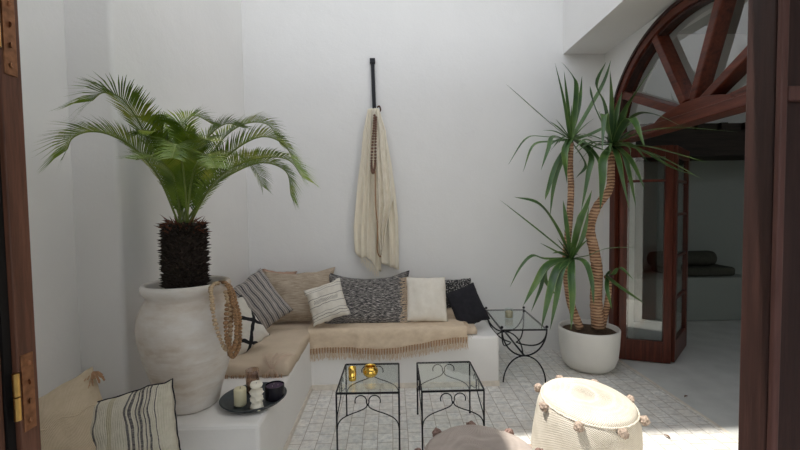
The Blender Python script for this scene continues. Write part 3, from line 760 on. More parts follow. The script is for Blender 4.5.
def frond(ctrl, seed, LL=.13, n=64, fall=.42):
    """ctrl: world points from the crown outward"""
    rd = random.Random(seed); off = CT-Vector((tx, ty_, tz0+TH))
    P = catmull([CT+Vector((rd.uniform(-.03, .03), rd.uniform(-.03, .03), -.02))]+ctrl, 60); P = [p-off-Vector((0, 0, 0)) for p in P]
    cum = [0.0]
    for a, b_ in zip(P, P[1:]): cum.append(cum[-1]+(b_-a).length)
    T_ = cum[-1]; bm = B()
    tube(bm, P, lambda t_: .0052*(1-.8*t_)+.0008, 5); nr = len(bm.faces)
    side0 = None
    for i in range(n):
        s = T_*(.13+.87*(i/(n-1))**.92); k = 0
        while k < len(cum)-2 and cum[k+1] < s: k += 1
        t_ = (s-cum[k])/max(1e-6, cum[k+1]-cum[k]); p = P[k].lerp(P[k+1], t_); tg = (P[k+1]-P[k]).normalized()
        up = Vector((0, 0, 1)) if side0 is None else nrm_prev
        sd = tg.cross(Vector((0, 0, 1)))
        if sd.length < .25: sd = side0 if side0 is not None else Vector((1, 0, 0)).cross(tg)
        sd = sd.normalized()
        if side0 is not None and sd.dot(side0) < 0: sd = -sd
        side0 = sd; nm = sd.cross(tg).normalized()
        if i == 0: nrm_prev = nm
        if nm.dot(nrm_prev) < 0: nm = -nm
        nrm_prev = nm
        f = s/T_; L = LL*(math.sin(min(1, (f-.05)/.45)*math.pi/2) if f < .5 else (1-((f-.5)/.5)**3*fall))*rd.uniform(.9, 1.08)
        for sg in (-1, 1):
            d = (sd*sg*.80+tg*(.50+.5*f)+nm*.33+Vector((rd.uniform(-.05, .05), rd.uniform(-.05, .05), rd.uniform(-.05, .05)))).normalized()
            m1 = p+d*L*.5; tip = p+d*L+Vector((0, 0, -L*.13)); wv = tg*.0050
            a0, a1 = bm.verts.new(p-wv*.6), bm.verts.new(p+wv*.6); b0, b1 = bm.verts.new(m1-wv), bm.verts.new(m1+wv); c0 = bm.verts.new(tip)
            bm.faces.new((a0, a1, b1, b0)); bm.faces.new((b0, b1, c0))
    me_ = obj('frond', bm, [MAT['cyc'], MAT['rachis']], cyc)
    for p_ in me_.data.polygons: p_.material_index = 1 if p_.index < nr else 0
    return me_
def W3(L): return [at(px, py, y=yy) for px, py, yy in L]
Y0 = PYc
FR = [
 [(160, 180, Y0-.08), (138, 152, Y0-.18), (112, 136, Y0-.26), (90, 132, Y0-.30), (73, 138, Y0-.33), (67, 150, Y0-.34)],
 [(165, 175, Y0-.06), (148, 140, Y0-.14), (134, 114, Y0-.24), (119, 97, Y0-.33), (103, 93, Y0-.38), (92, 101, Y0-.40)],
 [(172, 165, Y0+.08), (163, 138, Y0+.10), (154, 126, Y0+.05), (141, 120, Y0-.05)],
 [(183, 168, Y0+.12), (180, 138, Y0+.2), (184, 122, Y0+.26), (196, 116, Y0+.32), (212, 124, Y0+.36)],
 [(205, 172, Y0+.1), (222, 140, Y0+.2), (245, 124, Y0+.28), (268, 125, Y0+.33), (281, 145, Y0+.36)],
 [(212, 175, Y0+.0), (235, 150, Y0-.0), (262, 137, Y0+.02), (284, 145, Y0+.04), (296, 166, Y0+.04)],
 [(210, 188, Y0-.08), (232, 168, Y0-.16), (262, 158, Y0-.22), (288, 160, Y0-.26), (303, 178, Y0-.28)],
 [(208, 192, Y0-.0), (232, 174, Y0+.0), (262, 163, Y0+.04), (286, 172, Y0+.06), (291, 196, Y0+.06)],
 [(196, 185, Y0+.2), (215, 160, Y0+.45), (238, 155, Y0+.7), (255, 170, Y0+.85), (262, 186, Y0+.9)],
 [(176, 184, Y0-.10), (165, 165, Y0-.26), (152, 158, Y0-.42), (136, 160, Y0-.55)],
 [(184, 176, Y0-.14), (180, 152, Y0-.32), (176, 145, Y0-.50), (172, 158, Y0-.62)],
 [(192, 178, Y0-.12), (200, 160, Y0-.30), (208, 156, Y0-.46), (216, 168, Y0-.60)],
 [(176, 170, Y0-.02), (168, 146, Y0-.06), (158, 133, Y0-.12), (142, 130, Y0-.2)],
 [(198, 165, Y0+.06), (208, 138, Y0+.1), (226, 124, Y0+.14), (244, 128, Y0+.16)],
 [(190, 168, Y0+.0), (188, 143, Y0-.02), (183, 128, Y0-.06), (172, 118, Y0-.1)],
 [(188, 170, Y0-.06), (194, 150, Y0-.16), (202, 140, Y0-.26), (212, 142, Y0-.36)],
]
for i, f in enumerate(FR):
    frond(W3(f), 100+i, .175 if i < 9 else .15, 84 if i < 9 else 66, .0 if i < 2 else .42)

# bead strings hung over the pot rim
def strand(name, label, pts, rad, mat, seed, n):
    bm = B(); rd = random.Random(seed)
    for p in catmull(pts, n): ball(bm, p, rad*rd.uniform(.8, 1.15), 2, (1, 1, .8))
    return tag(obj(name, bm, mat, None, smooth=True), label, 'beads')
def rimpt(px, py, yy): return at(px, py, y=yy)
light_b = flat('pale_wood_beads', (.50, .37, .235), .55, 0, .35, 120); dark_b = flat('amber_wood_beads', (.29, .165, .08), .5, 0, .6, 120)
Yr = PYc
strand('bead_string', 'pale wooden bead string, the leftmost loop hanging over the clay pot rim', [rimpt(222, 288, Yr+.03), (rimpt(217, 283, Yr-.10)), rimpt(211, 288, Yr-.16), rimpt(212, 300, Yr-.20), rimpt(214, 318, Yr-.225), rimpt(220, 338, Yr-.215), rimpt(227, 350, Yr-.20), rimpt(230, 335, Yr-.18), rimpt(229, 310, Yr-.16), rimpt(226, 292, Yr-.10)], .0125, light_b, 1, 46)
strand('bead_string', 'amber bead string hanging lowest on the right side of the pot', [rimpt(222, 284, Yr+.06), rimpt(230, 287, Yr-.08), rimpt(236, 303, Yr-.13), rimpt(240, 325, Yr-.14), rimpt(239, 345, Yr-.15), rimpt(233, 357, Yr-.16), rimpt(229, 347, Yr-.15), rimpt(231, 322, Yr-.13), rimpt(231, 300, Yr-.10)], .0135, dark_b, 2, 48)
strand('bead_string', 'amber bead string inside the lowest one, next to the pale loop', [rimpt(220, 282, Yr+.04), rimpt(227, 284, Yr-.13), rimpt(232, 300, Yr-.18), rimpt(236, 320, Yr-.195), rimpt(236, 340, Yr-.20), rimpt(231, 350, Yr-.205), rimpt(226, 332, Yr-.215), rimpt(227, 305, Yr-.20)], .013, dark_b, 3, 44)

# ================================================================= TRAY WITH CANDLES
TC = at(254, 400, z=BH+.005)
tray = thing('oval_tray', 'dark slate grey oval tray holding candles at the near end of the bench', 'tray', (TC.x, TC.y, BH+.003), (0, 0, R(24)))
bm = B(); tp = [(.0001, 0), (.155, 0), (.172, .006), (.188, .022), (.193, .024), (.194, .028), (.186, .028), (.170, .014), (.155, .008), (.0001, .008)]
lathe(bm, tp, 64, M=Matrix.Diagonal((.93, .90, 1, 1)))
obj('dish', bm, flat('slate_glaze', (.045, .055, .058), .35, 0, .3, 30), tray, smooth=True)
TZ = BH+.0115
def cpos(px, py): return at(px, py, z=TZ)
wax = flat('ivory_wax', (.74, .68, .46), .55, 0, .06, 15, .1); wax2 = flat('white_wax', (.80, .76, .64), .5, 0, .06, 15, .1); wick = flat('wick', (.10, .08, .06), .9)
p = cpos(240.5, 405); t_ = thing('pillar_candle', 'short ivory ribbed pillar candle, left on the oval tray', 'candle', (p.x, p.y, TZ))
bm = B(); lathe(bm, [(.0001, 0), (.028, 0), (.032, .004), (.032, .088), (.029, .095), (.020, .092), (.0001, .089)], 48, jit=lambda u, z: .02*abs(math.sin(u*6.283*9))); obj('wax', bm, wax, t_, smooth=True)
bm = B(); tube(bm, [(0, 0, .088), (.001, 0, .095), (.003, 0, .102)], .0014, 6); obj('wick', bm, wick, t_)
p = cpos(257, 409); t_ = thing('sculpted_candle', 'white sculpted candle of stacked swirls with a ring shaped top, front of the tray', 'candle', (p.x, p.y, TZ))
bm = B()
lathe(bm, [(.0001, 0), (.030, 0), (.033, .008), (.029, .03), (.022, .038), (.030, .048), (.035, .058), (.030, .068), (.022, .074), (.028, .082), (.036, .094), (.030, .104), (.016, .110), (.012, .116), (.0001, .118)], 56, jit=lambda u, z: .13*math.sin(u*6.283*6+z*150)); obj('swirl_body', bm, wax2, t_, smooth=True)
bm = B(); lathe(bm, [(.0001, .116), (.018, .116), (.030, .124), (.033, .135), (.028, .145), (.016, .147), (.009, .138), (.0001, .136)], 32); obj('ring_top', bm, wax2, t_, smooth=True)
bm = B(); tube(bm, [(0, 0, .136), (.001, 0, .146)], .0016, 6); obj('wick', bm, wick, t_)
p = cpos(275, 398); t_ = thing('jar_candle', 'wide dark purple candle in a black jar, right on the tray', 'candle', (p.x, p.y, TZ))
bm = B(); lathe(bm, [(.0001, 0), (.048, 0), (.053, .004), (.053, .078), (.049, .078), (.049, .056), (.0001, .056)], 48); obj('jar', bm, flat('black_glaze', (.012, .011, .016), .25, 0, .2), t_, smooth=False)
bm = B(); lathe(bm, [(.0001, .0565), (.0485, .0565), (.0485, .070), (.038, .074), (.0001, .072)], 40); obj('wax', bm, flat('plum_wax', (.050, .022, .055), .45), t_, smooth=True)
for a in (0, 2.1, 4.2):
    bm = B(); tube(bm, [(.018*math.cos(a), .018*math.sin(a), .066), (.018*math.cos(a)+.001, .018*math.sin(a), .080)], .0014, 6); obj('wick', bm, flat('pale_wick', (.5, .45, .4), .9) if a == 0 else bpy.data.materials['pale_wick'], t_)
p = cpos(253, 392); t_ = thing('glass_cylinder', 'tall smoky brown glass cylinder behind the white sculpted candle', 'candle holder', (p.x, p.y, TZ))
bm = B(); lathe(bm, [(.0001, .001), (.036, .001), (.038, .006), (.038, .135), (.0355, .135), (.0355, .008), (.0001, .008)], 40); obj('glass', bm, MAT['glass_brown'], t_, smooth=True)
bm = B(); lathe(bm, [(.0001, .009), (.030, .009), (.030, .05), (.0001, .048)], 32); obj('wax', bm, flat('tan_wax', (.56, .47, .38), .6), t_)

# ================================================================= WROUGHT IRON TABLES
TW, TD, THt = .382, .45, .387
def scroll(w2, ytop, zt, drop, mirror):
    """one S-curve: curl near the middle below the top, sweeping down to the leg"""
    pts = []
    cx = .042; r0 = .035
    for k in range(0, 13): a = R(-20)+R(212)*k/12; pts.append((cx+r0*math.cos(a), zt-.056+r0*math.sin(a)))
    pts += [(.004, zt-.082), (.018, zt-.101), (.060, zt-.120), (.108, zt-.137), (w2-.035, zt-.162), (w2-.010, zt-.193), (w2-.003, zt-.232)]
    return [(mirror*x, ytop, z) for x, z in pts]
def iron_table(loc, rz, label, group):
    t = thing('side_table', label, 'side table', loc, (0, 0, rz), group)
    w2, d2 = TW/2, TD/2
    bm = B(); r_ = .0055
    for s_ in (-1, 1):
        box(bm, -w2, w2, s_*d2-.0045, s_*d2+.0045, THt-.012, THt-.001); box(bm, s_*w2-.0045, s_*w2+.0045, -d2+.0045, d2-.0045, THt-.012, THt-.001)
    obj('top_frame', bm, MAT['black'], t, bevel=.001)
    bm = B(); box(bm, -w2+.006, w2-.006, -d2+.006, d2-.006, THt-.007, THt-.002); obj('glass_top', bm, MAT['glass'], t)
    for sx in (-1, 1):
        for sy in (-1, 1):
            bm = B(); tube(bm, [(sx*(w2-.001), sy*(d2-.001), THt-.01), (sx*(w2-.001), sy*(d2-.001), .004)], .0055, 8); ball(bm, (sx*(w2-.001), sy*(d2-.001), .007), .009, 1, (1, 1, .7))
            obj('leg', bm, MAT['black'], t, smooth=True)
    for (rot, hw, off) in ((0, w2, d2), (180, w2, d2), (90, d2, w2), (270, d2, w2)):
        bm = B()
        for mi in (-1, 1): tube(bm, catmull(scroll(hw, -off, THt, 0, mi), 46), .0036, 6)
        ball(bm, (0, -off, THt-.078), .008, 1)
        o = obj('scroll_brace', bm, MAT['black'], t, smooth=True); o.rotation_euler = (0, 0, R(rot))
    return t
c1 = (at(344, 364.5, z=THt)+at(397, 363.5, z=THt)+at(338, 392, z=THt)+at(401, 390, z=THt))/4
c2 = (at(416.5, 361.5, z=THt)+at(468, 361, z=THt)+at(424, 391, z=THt)+at(484.5, 389.5, z=THt))/4
gt = 'wrought iron glass side tables'
iron_table((c1.x, c1.y, 0), R(-1), 'black iron and glass side table with gold bowl and cup on top', gt)
iron_table((c2.x, c2.y, 0), R(0), 'black iron and glass side table with an empty top, next to the grey pouf', gt)
p = at(352.5, 380, z=THt); t_ = thing('gold_cup', 'straight sided gold cup on the left glass table', 'cup', (p.x, p.y, THt))
bm = B(); lathe(bm, [(.0001, 0), (.024, 0), (.025, .004), (.025, .084), (.022, .084), (.022, .006), (.0001, .006)], 32, jit=lambda u, z: .012*math.sin(u*6.283*16)); obj('cup_body', bm, MAT['gold'], t_, smooth=True)
p = at(370.5, 376, z=THt); t_ = thing('gold_bowl', 'round hammered gold bowl with a narrow rim on the left glass table', 'bowl', (p.x, p.y, THt))
bm = B(); lathe(bm, [(.0001, 0), (.030, 0), (.046, .015), (.052, .033), (.047, .050), (.034, .060), (.030, .064), (.038, .070), (.035, .070), (.026, .063), (.036, .050), (.045, .033), (.038, .014), (.0001, .006)], 40, jit=lambda u, z: .014*math.sin(u*6.283*12)*math.cos(z*110)); obj('bowl_body', bm, MAT['gold'], t_, smooth=True)
bm = B(); ret = lathe(bm, [(.031, .0), (.031, .0008)], 24); [box(bm, -.050*1, .050, -.0015, .0015, .031, .0335, Matrix.Rotation(R(a), 4, 'Z')) for a in ()]
bm.free()

# black side table in the corner: square glass top on four crossing half hoops
bt = [at(486, 310, y=3.86), at(523, 310, y=3.86), at(548, 329, y=3.4), at(503, 329.5, y=3.4)]
HT = .47
qa = at(485.5, 309.5, z=HT); qb = at(523, 309.5, z=HT); qc = at(548, 329, z=HT); qd = at(502.5, 329.5, z=HT)
cc = (qa+qb+qc+qd)/4
t_ = thing('side_table', 'black iron table of curved hoops with a glass top, between bench and white planter', 'side table', (cc.x, cc.y, 0), (0, 0, R(-2)))
hw = ((qc-qd).length+(qb-qa).length)/4; hd = abs(((qa+qb)/2-(qc+qd)/2).y)/2
bm = B()
for s_ in (-1, 1):
    box(bm, -hw, hw, s_*hd-.005, s_*hd+.005, HT-.012, HT); box(bm, s_*hw-.005, s_*hw+.005, -hd, hd, HT-.012, HT)
obj('top_frame', bm, MAT['black'], t_)
bm = B(); box(bm, -hw, hw, -hd, hd, HT-.004, HT+.001); obj('glass_top', bm, MAT['glass'], t_)
for sx in (-1, 1):
    for sy in (-1, 1):
        bm = B(); ball(bm, (sx*hw, sy*hd, HT+.018), .013, 2); obj('finial', bm, MAT['black'], t_, smooth=True)
zc = .245
for sy in (-1, 1):
    bm = B(); tube(bm, [(hw*math.cos(R(a)), sy*hd*.0+sy*hd*abs(math.cos(R(a)))**0*1.0, HT-(HT-zc)*math.sin(R(a))) for a in range(0, 181, 8)], .0065, 6)
    obj('upper_hoop', bm, MAT['black'], t_, smooth=True)
    bm = B(); tube(bm, [(hw*.95*math.cos(R(a)), sy*hd, .004+(zc-.004)*math.sin(R(a))) for a in range(0, 181, 8)], .0065, 6)
    obj('leg_hoop', bm, MAT['black'], t_, smooth=True)
for sx in (-1, 1):
    bm = B(); tube(bm, [(sx*hw*.0+sx*hw*abs(math.cos(R(a)))**.6*1.0, hd*math.cos(R(a)), HT-(HT-zc)*math.sin(R(a))) for a in range(0, 181, 8)], .0065, 6)
    obj('side_hoop', bm, MAT['black'], t_, smooth=True)
bm = B(); tube(bm, [(0, -hd, zc), (0, hd, zc)], .008, 6)
obj('crossbar', bm, MAT['black'], t_, smooth=True)
p = at(509, 318, z=HT); g_ = thing('candle_glass', 'small clear glass with straw coloured filling on the hooped corner table', 'candle', (p.x, p.y, HT+.0012))
bm = B(); lathe(bm, [(.0001, 0), (.036, 0), (.038, .004), (.040, .085), (.0375, .085), (.036, .006), (.0001, .006)], 32); obj('glass', bm, MAT['glass'], g_, smooth=True)
bm = B(); lathe(bm, [(.0001, .0065), (.034, .0065), (.036, .06), (.020, .066), (.0001, .060)], 32, jit=lambda u, z: .03*math.sin(u*40)); obj('wax', bm, flat('straw_wax', (.62, .50, .32), .7, 0, .2, 60), g_, smooth=True)

# ================================================================= WHITE PLANTER WITH DRAGON TREE
pc = at(588.5, 366, z=0); QX, QY = pc.x+.0, 3.62
QX = at(588.5, 360, y=QY).x
yu = thing('potted_yucca', 'tall yucca with twisted bare stems and long strap leaves in a rounded white planter', 'potted plant', (QX, QY, 0))
bm = B(); lathe(bm, [(.0001, .001), (.155, .001), (.19, .012), (.225, .05), (.246, .12), (.256, .22), (.262, .34), (.263, .368), (.257, .378), (.247, .376), (.240, .36), (.236, .30), (.0001, .30)], 72, jit=None)
obj('planter', bm, flat('white_planter_glaze', (.78, .76, .71), .5, 0, .03, 6, .05), yu, smooth=True)
bm = B(); lathe(bm, [(.0001, .345), (.15, .342), (.238, .335), (.238, .31), (.0001, .31)], 40, jit=lambda u, z: .01*math.sin(u*60)); obj('soil', bm, flat('planter_soil', (.10, .065, .04), 1, 0, .5, 80, .9, .01), yu)
off = Vector((QX, QY, 0))
bark = NT('ringed_bark', .85, 0, (.4, .25, .15)); v = bark.coord('Object', (1, 1, 1)); nz = bark.noise(v, 9, 4)
z_ = bark.xyz(v)[2]; rg = bark.math('SINE', bark.math('ADD', bark.math('MULTIPLY', z_, 230), bark.math('MULTIPLY', nz, 10)))
bark.base(bark.ramp(bark.math('ADD', bark.math('MULTIPLY', rg, .22), nz), [(.25, (.18, .09, .05)), (.5, (.48, .275, .16)), (.75, (.66, .43, .28))])); bark.bump(rg, .7, .006); MAT['bark'] = bark.m
def stem(L, r0, r1, sc_=1):
    P = [q-off for q in W3(L)]; P = catmull(P, 50); bm = B(); tube(bm, P, lambda t_: (r0*(1-t_)+r1*t_)*(1+.05*math.sin(t_*140)), 12)
    return obj('stem', bm, MAT['bark'], yu, smooth=True)
stem([(580, 328, 3.60), (570, 300, 3.60), (566, 260, 3.62), (569, 225, 3.64), (571, 190, 3.65), (570, 165, 3.65), (571, 143, 3.64)], .036, .024)
stem([(598, 328, 3.56), (596, 300, 3.56), (597, 272, 3.55), (594, 250, 3.54), (590, 228, 3.54), (597, 207, 3.52), (609, 190, 3.50), (611, 172, 3.49), (611, 150, 3.48)], .056, .027)
stem([(602, 328, 3.58), (607, 305, 3.58), (609, 285, 3.56), (606, 276, 3.54)], .030, .020)
ym = NT('yucca_leaf', .38, 0, (.04, .1, .04)); v = ym.coord('Object'); n = ym.noise(v, 5, 3); v2 = ym.coord('UV'); xx = ym.xyz(v2)
edge = ym.math('ABSOLUTE', ym.math('SUBTRACT', xx[0], .5))
c = ym.ramp(n, [(.3, (.030, .075, .025)), (.5, (.055, .125, .030)), (.72, (.12, .20, .045))]); c = ym.mix(ym.math('MULTIPLY', ym.math('GREATER_THAN', edge, .40), .6), c, (.20, .28, .09))
ym.base(c); ym.b.inputs['Specular IOR Level'].default_value = .55; MAT['yuc'] = ym.m
def strap(bm, uvl, pts, W, fold=.35, n=14, tw=0.0):
    P = catmull([q-off for q in pts], n); rows = []; sp = None
    view = Vector((0, -1, .2))
    for i, p in enumerate(P):
        tg = (P[min(i+1, n)]-P[max(i-1, 0)]).normalized(); f = i/n
        up = Vector((0, -.55, 1)).normalized(); sd = tg.cross(up)
        if sd.length < .2: sd = tg.cross(Vector((0, -1, 0)))
        sd.normalize()
        if sp is not None and sd.dot(sp) < 0: sd = -sd
        if sp is not None: sd = (sd*.5+sp*.5).normalized()
        sp = sd; nm = sd.cross(tg).normalized()
        w_ = W*(min(1, .55+f*2.2) if f < .3 else 1.0)*(1-max(0, (f-.45)/.55)**1.7)+.0008
        a = tw*f; s2 = (sd*math.cos(a)+nm*math.sin(a))
        rows.append([bm.verts.new(p-s2*w_/2+nm*w_*fold*.5), bm.verts.new(p), bm.verts.new(p+s2*w_/2+nm*w_*fold*.5)])
    for i in range(n):
        for k in range(2):
            f_ = bm.faces.new((rows[i][k], rows[i][k+1], rows[i+1][k+1], rows[i+1][k]))
            for lp, uv in zip(f_.loops, ((k/2, i/n), ((k+1)/2, i/n), ((k+1)/2, (i+1)/n), (k/2, (i+1)/n))): lp[uvl].uv = uv
def crown(c, leaves, extra, seed, ybase, length=.42, clampx=2.12):
    rd = random.Random(seed); bm = B(); uvl = bm.loops.layers.uv.new('UVMap'); C = at(c[0], c[1], y=ybase)
    for L in leaves:
        w_ = L[0]*1.45; pts = [C+Vector((rd.uniform(-.012, .012), 0, rd.uniform(-.02, .02)))]+W3(L[1:])
        if len(pts) == 2: pts.insert(1, (pts[0]+pts[1])/2+Vector((0, 0, .015)))
        strap(bm, uvl, pts, w_, .35, 16, rd.uniform(-.5, .5))
    for k in range(extra):
        a = rd.uniform(0, 6.283); el = rd.uniform(-.2, 1.25); l_ = length*rd.uniform(.6, 1.0)
        d = Vector((math.cos(a)*math.cos(el), math.sin(a)*math.cos(el)*.9, math.sin(el)))
        e = C+d*l_+Vector((0, 0, -l_*.35*max(0, 1-el))); mpt = C+d*l_*.55
        if e.x > clampx: e.x = clampx
        if e.y > BY-.06: e.y = BY-.06
        if mpt.y > BY-.06: mpt.y = BY-.07
        if mpt.x > clampx: mpt.x = clampx-.01
        strap(bm, uvl, [C, mpt, e], rd.uniform(.018, .030), .35, 14, rd.uniform(-.6, .6))
    return obj('leaf_crown', bm, MAT['yuc'], yu, smooth=True)
A_ = [(.032, (564, 105, 3.6), (555, 63, 3.55)), (.034, (576, 92, 3.6), (572, 76, 3.6), (561, 61, 3.6)), (.026, (579, 105, 3.7), (582, 76, 3.75)), (.022, (567, 100, 3.75), (564, 71, 3.8)),
 (.026, (590, 108, 3.6), (604, 82, 3.55), (611, 60, 3.5)), (.020, (538, 113, 3.55), (506, 84, 3.45)), (.022, (545, 137, 3.5), (526, 139, 3.4), (508, 165, 3.35)), (.020, (550, 142, 3.6), (533, 146, 3.6), (523, 172, 3.6)),
 (.026, (553, 137, 3.5), (548, 150, 3.4), (541, 170, 3.38)), (.040, (565, 150, 3.5), (565, 165, 3.45), (567, 184, 3.45)), (.028, (556, 165, 3.6), (548, 190, 3.55), (545, 200, 3.55)), (.026, (559, 168, 3.6), (553, 190, 3.6), (550, 217, 3.6)),
 (.034, (586, 146, 3.5), (597, 158, 3.45), (600, 167, 3.42)), (.034, (590, 155, 3.5), (588, 175, 3.45), (581, 212, 3.45)), (.03, (590, 135, 3.6), (606, 128, 3.55), (625, 125, 3.5)), (.024, (585, 165, 3.65), (576, 178, 3.65)),
 (.026, (583, 120, 3.75), (594, 100, 3.85), (600, 88, 3.88)), (.03, (596, 148, 3.4), (612, 152, 3.3))]
crown((571, 140), A_, 18, 31, 3.64, .34)
B_ = [(.034, (611, 105, 3.45), (610, 70, 3.42)), (.032, (624, 110, 3.3), (642, 82, 3.15), (660, 60, 3.05)), (.034, (622, 118, 3.4), (629, 100, 3.3)), (.030, (632, 118, 3.3), (652, 114, 2.9), (687, 129, 2.6)),
 (.020, (640, 133, 3.1), (678, 128, 2.7), (738, 132, 2.36)), (.028, (640, 146, 3.0), (672, 153, 2.75), (708, 163, 2.52)), (.032, (640, 150, 3.0), (668, 161, 2.75), (705, 181, 2.5)), (.040, (605, 122, 3.35), (604, 116, 3.25), (602, 152, 3.1)),
 (.046, (626, 122, 3.25), (634, 122, 3.1), (645, 148, 2.95)), (.030, (622, 152, 3.35), (629, 175, 3.3), (636, 207, 3.25)), (.044, (603, 160, 3.3), (602, 180, 3.25), (600, 210, 3.25)), (.036, (618, 160, 3.3), (622, 180, 3.25), (630, 212, 3.2)),
 (.034, (600, 120, 3.4), (592, 100, 3.35), (590, 86, 3.35)), (.030, (616, 115, 3.5), (622, 92, 3.5)), (.030, (598, 145, 3.4), (585, 140, 3.4), (574, 150, 3.4)), (.028, (630, 160, 3.2), (645, 190, 3.1)), (.024, (636, 148, 3.1), (672, 168, 2.8), (695, 175, 2.6)), (.034, (604, 105, 3.5), (596, 85, 3.5), (606, 62, 3.5))]
crown((612, 144), B_, 22, 32, 3.48, .34)
C_ = [(.020, (540, 232, 3.5), (500, 200, 3.4)), (.042, (555, 226, 3.5), (538, 204, 3.4), (514, 197, 3.35)), (.026, (556, 252, 3.5), (540, 243, 3.45)), (.020, (545, 259, 3.5), (532, 256, 3.4), (520, 268, 3.35), (510, 287, 3.3)),
 (.040, (548, 265, 3.45), (535, 285, 3.35), (523, 306, 3.3)), (.024, (548, 268, 3.5), (540, 290, 3.45), (531, 312, 3.4)), (.046, (557, 270, 3.4), (549, 295, 3.3), (541, 330, 3.28)), (.036, (562, 270, 3.4), (556, 300, 3.3), (550, 330, 3.28)),
 (.044, (571, 275, 3.35), (572, 300, 3.28), (571, 330, 3.26)), (.030, (566, 225, 3.5), (563, 200, 3.5)), (.040, (578, 225, 3.4), (586, 208, 3.35), (592, 190, 3.3)), (.026, (580, 245, 3.4), (586, 225, 3.35), (589, 206, 3.3)),
 (.034, (584, 262, 3.4), (591, 280, 3.35), (594, 305, 3.32)), (.022, (588, 256, 3.4), (606, 249, 3.2), (640, 247, 2.95)), (.034, (550, 262, 3.6), (545, 280, 3.6), (560, 300, 3.6))]
crown((571, 258), C_, 12, 33, 3.55, .30)
D_ = [(.036, (616, 285, 3.3), (632, 296, 3.1), (648, 306, 2.95)), (.028, (613, 275, 3.4), (620, 268, 3.3), (634, 280, 3.2)), (.024, (607, 290, 3.4), (612, 310, 3.35))]
crown((606, 276), D_, 2, 34, 3.54, .16)

# ================================================================= POUFS
def pouf(name, label, C, rad, H, mat, pm, seed, tilt=(0, 0, 0), ndot=9, a0=0, squash=.0):
    t_ = thing(name, label, 'pouf', C, tilt, 'knitted poufs with pompoms')
    prof = [(.0001, .0), (rad*.98, .0), (rad*1.10, .03), (rad*1.13, H*.20), (rad*1.12, H*.5), (rad*1.07, H*.78), (rad*.99, H*.93), (rad*.91, H*.985), (rad*.7, H*1.02), (rad*.35, H*1.045), (.0001, H*1.05)]
    P = catmull([(a, 0, b_) for a, b_ in prof], 60); pr = [(max(.0001, q.x), max(0.0, q.z)) for q in P]; pr[0] = (.0001, 0); pr[-1] = (.0001, H*1.05)
    bm = B(); lathe(bm, pr, 96, jit=lambda u, z: .018*noise.noise((math.cos(u*6.283)*2+seed, math.sin(u*6.283)*2, z*6))+.004*noise.noise((u*40, z*30, seed)))
    for v_ in bm.verts: v_.co.z += .008*noise.noise((v_.co.x*6, v_.co.y*6, seed))*(v_.co.z > H*.5)
    obj('cover', bm, mat, t_, smooth=True)
    bm = B(); tube(bm, [(rad*1.0*math.cos(2*math.pi*k/64), rad*1.0*math.sin(2*math.pi*k/64), H*.925+.003*math.sin(k*3)) for k in range(64)], .006, 6, closed=True)
    obj('seam', bm, mat, t_, smooth=True)
    for zz, o_ in ((H*.90, 0), (H*.10, .5)):
        for k in range(ndot):
            a = a0+2*math.pi*(k+o_)/ndot; rr = rad*1.07 if zz > H/2 else rad*1.13; rd = random.Random(k+seed*20)
            bm = B(); c = Vector((rr*math.cos(a)*1.03, rr*math.sin(a)*1.03, zz)); vs = ball(bm, (0, 0, 0), .0225, 3)
            for v_ in vs: v_.co = c+v_.co*(1+.35*noise.noise(v_.co*90+Vector((k, 0, seed)))+.15*rd.random())
            obj('pompom', bm, pm, t_, smooth=False)
    return t_
def knit(name, a, b_):
    t = NT(name, .95, 0, a); v = t.coord('Object'); X = t.xyz(v)
    ang = t.math('ARCTAN2', X[1], X[0]); n = t.noise(v, 10, 5, .6)
    h = t.math('MULTIPLY', t.math('SINE', t.math('MULTIPLY', ang, 130)), t.math('SINE', t.math('ADD', t.math('MULTIPLY', X[2], 620), t.math('MULTIPLY', n, 3))))
    t.base(t.ramp(n, [(.3, b_), (.65, a)])); t.bump(t.math('ADD', t.math('MULTIPLY', h, .5), n), .6, .005); return t.m
pl_, pr_, pf = at(534, 385, z=.37), at(637, 398, z=.37), None
K1 = knit('cream_knit', (.74, .68, .58), (.62, .56, .46)); K2 = knit('taupe_knit', (.50, .43, .38), (.42, .355, .31))
PM1 = flat('beige_pompom_yarn', (.42, .33, .265), 1, 0, .4, 120, .8, .004); PM2 = flat('brown_pompom_yarn', (.26, .17, .14), 1, 0, .4, 120, .8, .004)
pa = at(587, 396, z=.40)
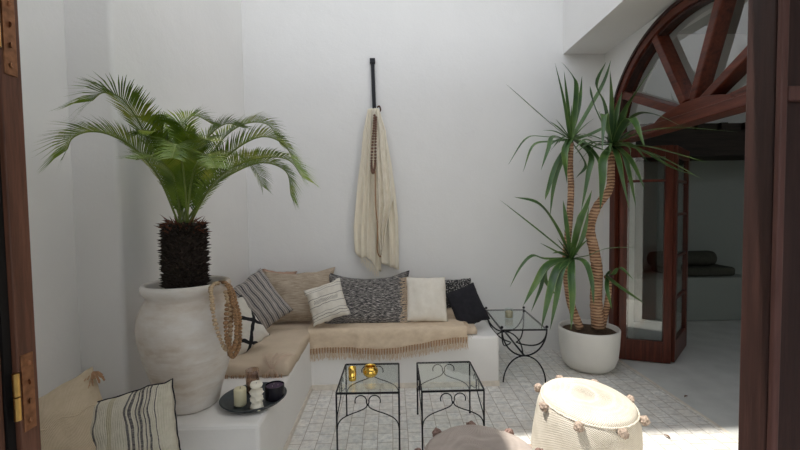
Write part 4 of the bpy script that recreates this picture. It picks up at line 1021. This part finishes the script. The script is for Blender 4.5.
pouf('pouf', 'cream knitted pouf with beige pompoms standing in the sun by the yucca', (pa.x-.028, pa.y, 0), .252, .415, K1, PM1, 1, tilt=(R(4), R(3), 0), ndot=8, a0=R(-80))
pb = at(481, 446, z=.40)
pouf('pouf', 'taupe pouf with brown pompoms, half in shade at the bottom edge', (pb.x, pb.y, 0), .262, .37, K2, PM2, 2, ndot=9, a0=R(88))

# two curled dry leaves on the floor
for (px, py, lab, rz) in ((686, 397, 'small curled brown leaf lying on the grey floor inside the door sill', .4), (667, 437, 'small brown leaf lying near the sunny patch of the tiles', 2.0)):
    p = at(px, py, z=.004); bm = B(); g = []
    for i in range(7):
        f = i/6; w_ = .009*math.sin(math.pi*min(1, f*.95+.05)); g.append([bm.verts.new((-.02+.04*f, sg*w_, .003+.005*abs(sg)+.004*math.sin(f*3))) for sg in (-1, 0, 1)])
    for a, b_ in zip(g, g[1:]):
        for k in range(2): bm.faces.new((a[k], a[k+1], b_[k+1], b_[k]))
    tag(obj('fallen_leaf', bm, flat('dry_leaf', (.16, .08, .04), .8) if rz < 1 else bpy.data.materials['dry_leaf'], None, smooth=True, loc=(p.x, p.y, .003), rot=(0, 0, rz)), lab, 'leaf')

# ================================================================= ROOM BEHIND THE DOOR
dk = flat('dark_olive_cloth', (.055, .055, .042), .95, 0, .15, 20)
ql = at(684, 283, y=5.05); qr = at(733, 283, y=5.05); qt = at(700, 258, y=5.05)
zc_ = .565
bm = B(); box(bm, ql.x-.15, qr.x, 5.0, 5.5, zc_, zc_+.115)
tag(obj('mattress', bm, dk, None, bevel=.035), 'flat dark olive mattress lying on the plaster ledge in the room behind the door', 'mattress')
bm = B(); lathe(bm, [(.0001, 0), (.07, 0), (.095, .02), (.10, .06), (.10, .78), (.09, .83), (.06, .85), (.0001, .85)], 32, M=Matrix.Translation((ql.x-.35, 5.2, zc_+.212)) @ Matrix.Rotation(R(90), 4, 'Y'))
tag(obj('bolster', bm, dk, None, smooth=True), 'dark olive bolster resting on the flat mattress in the dim room', 'bolster')
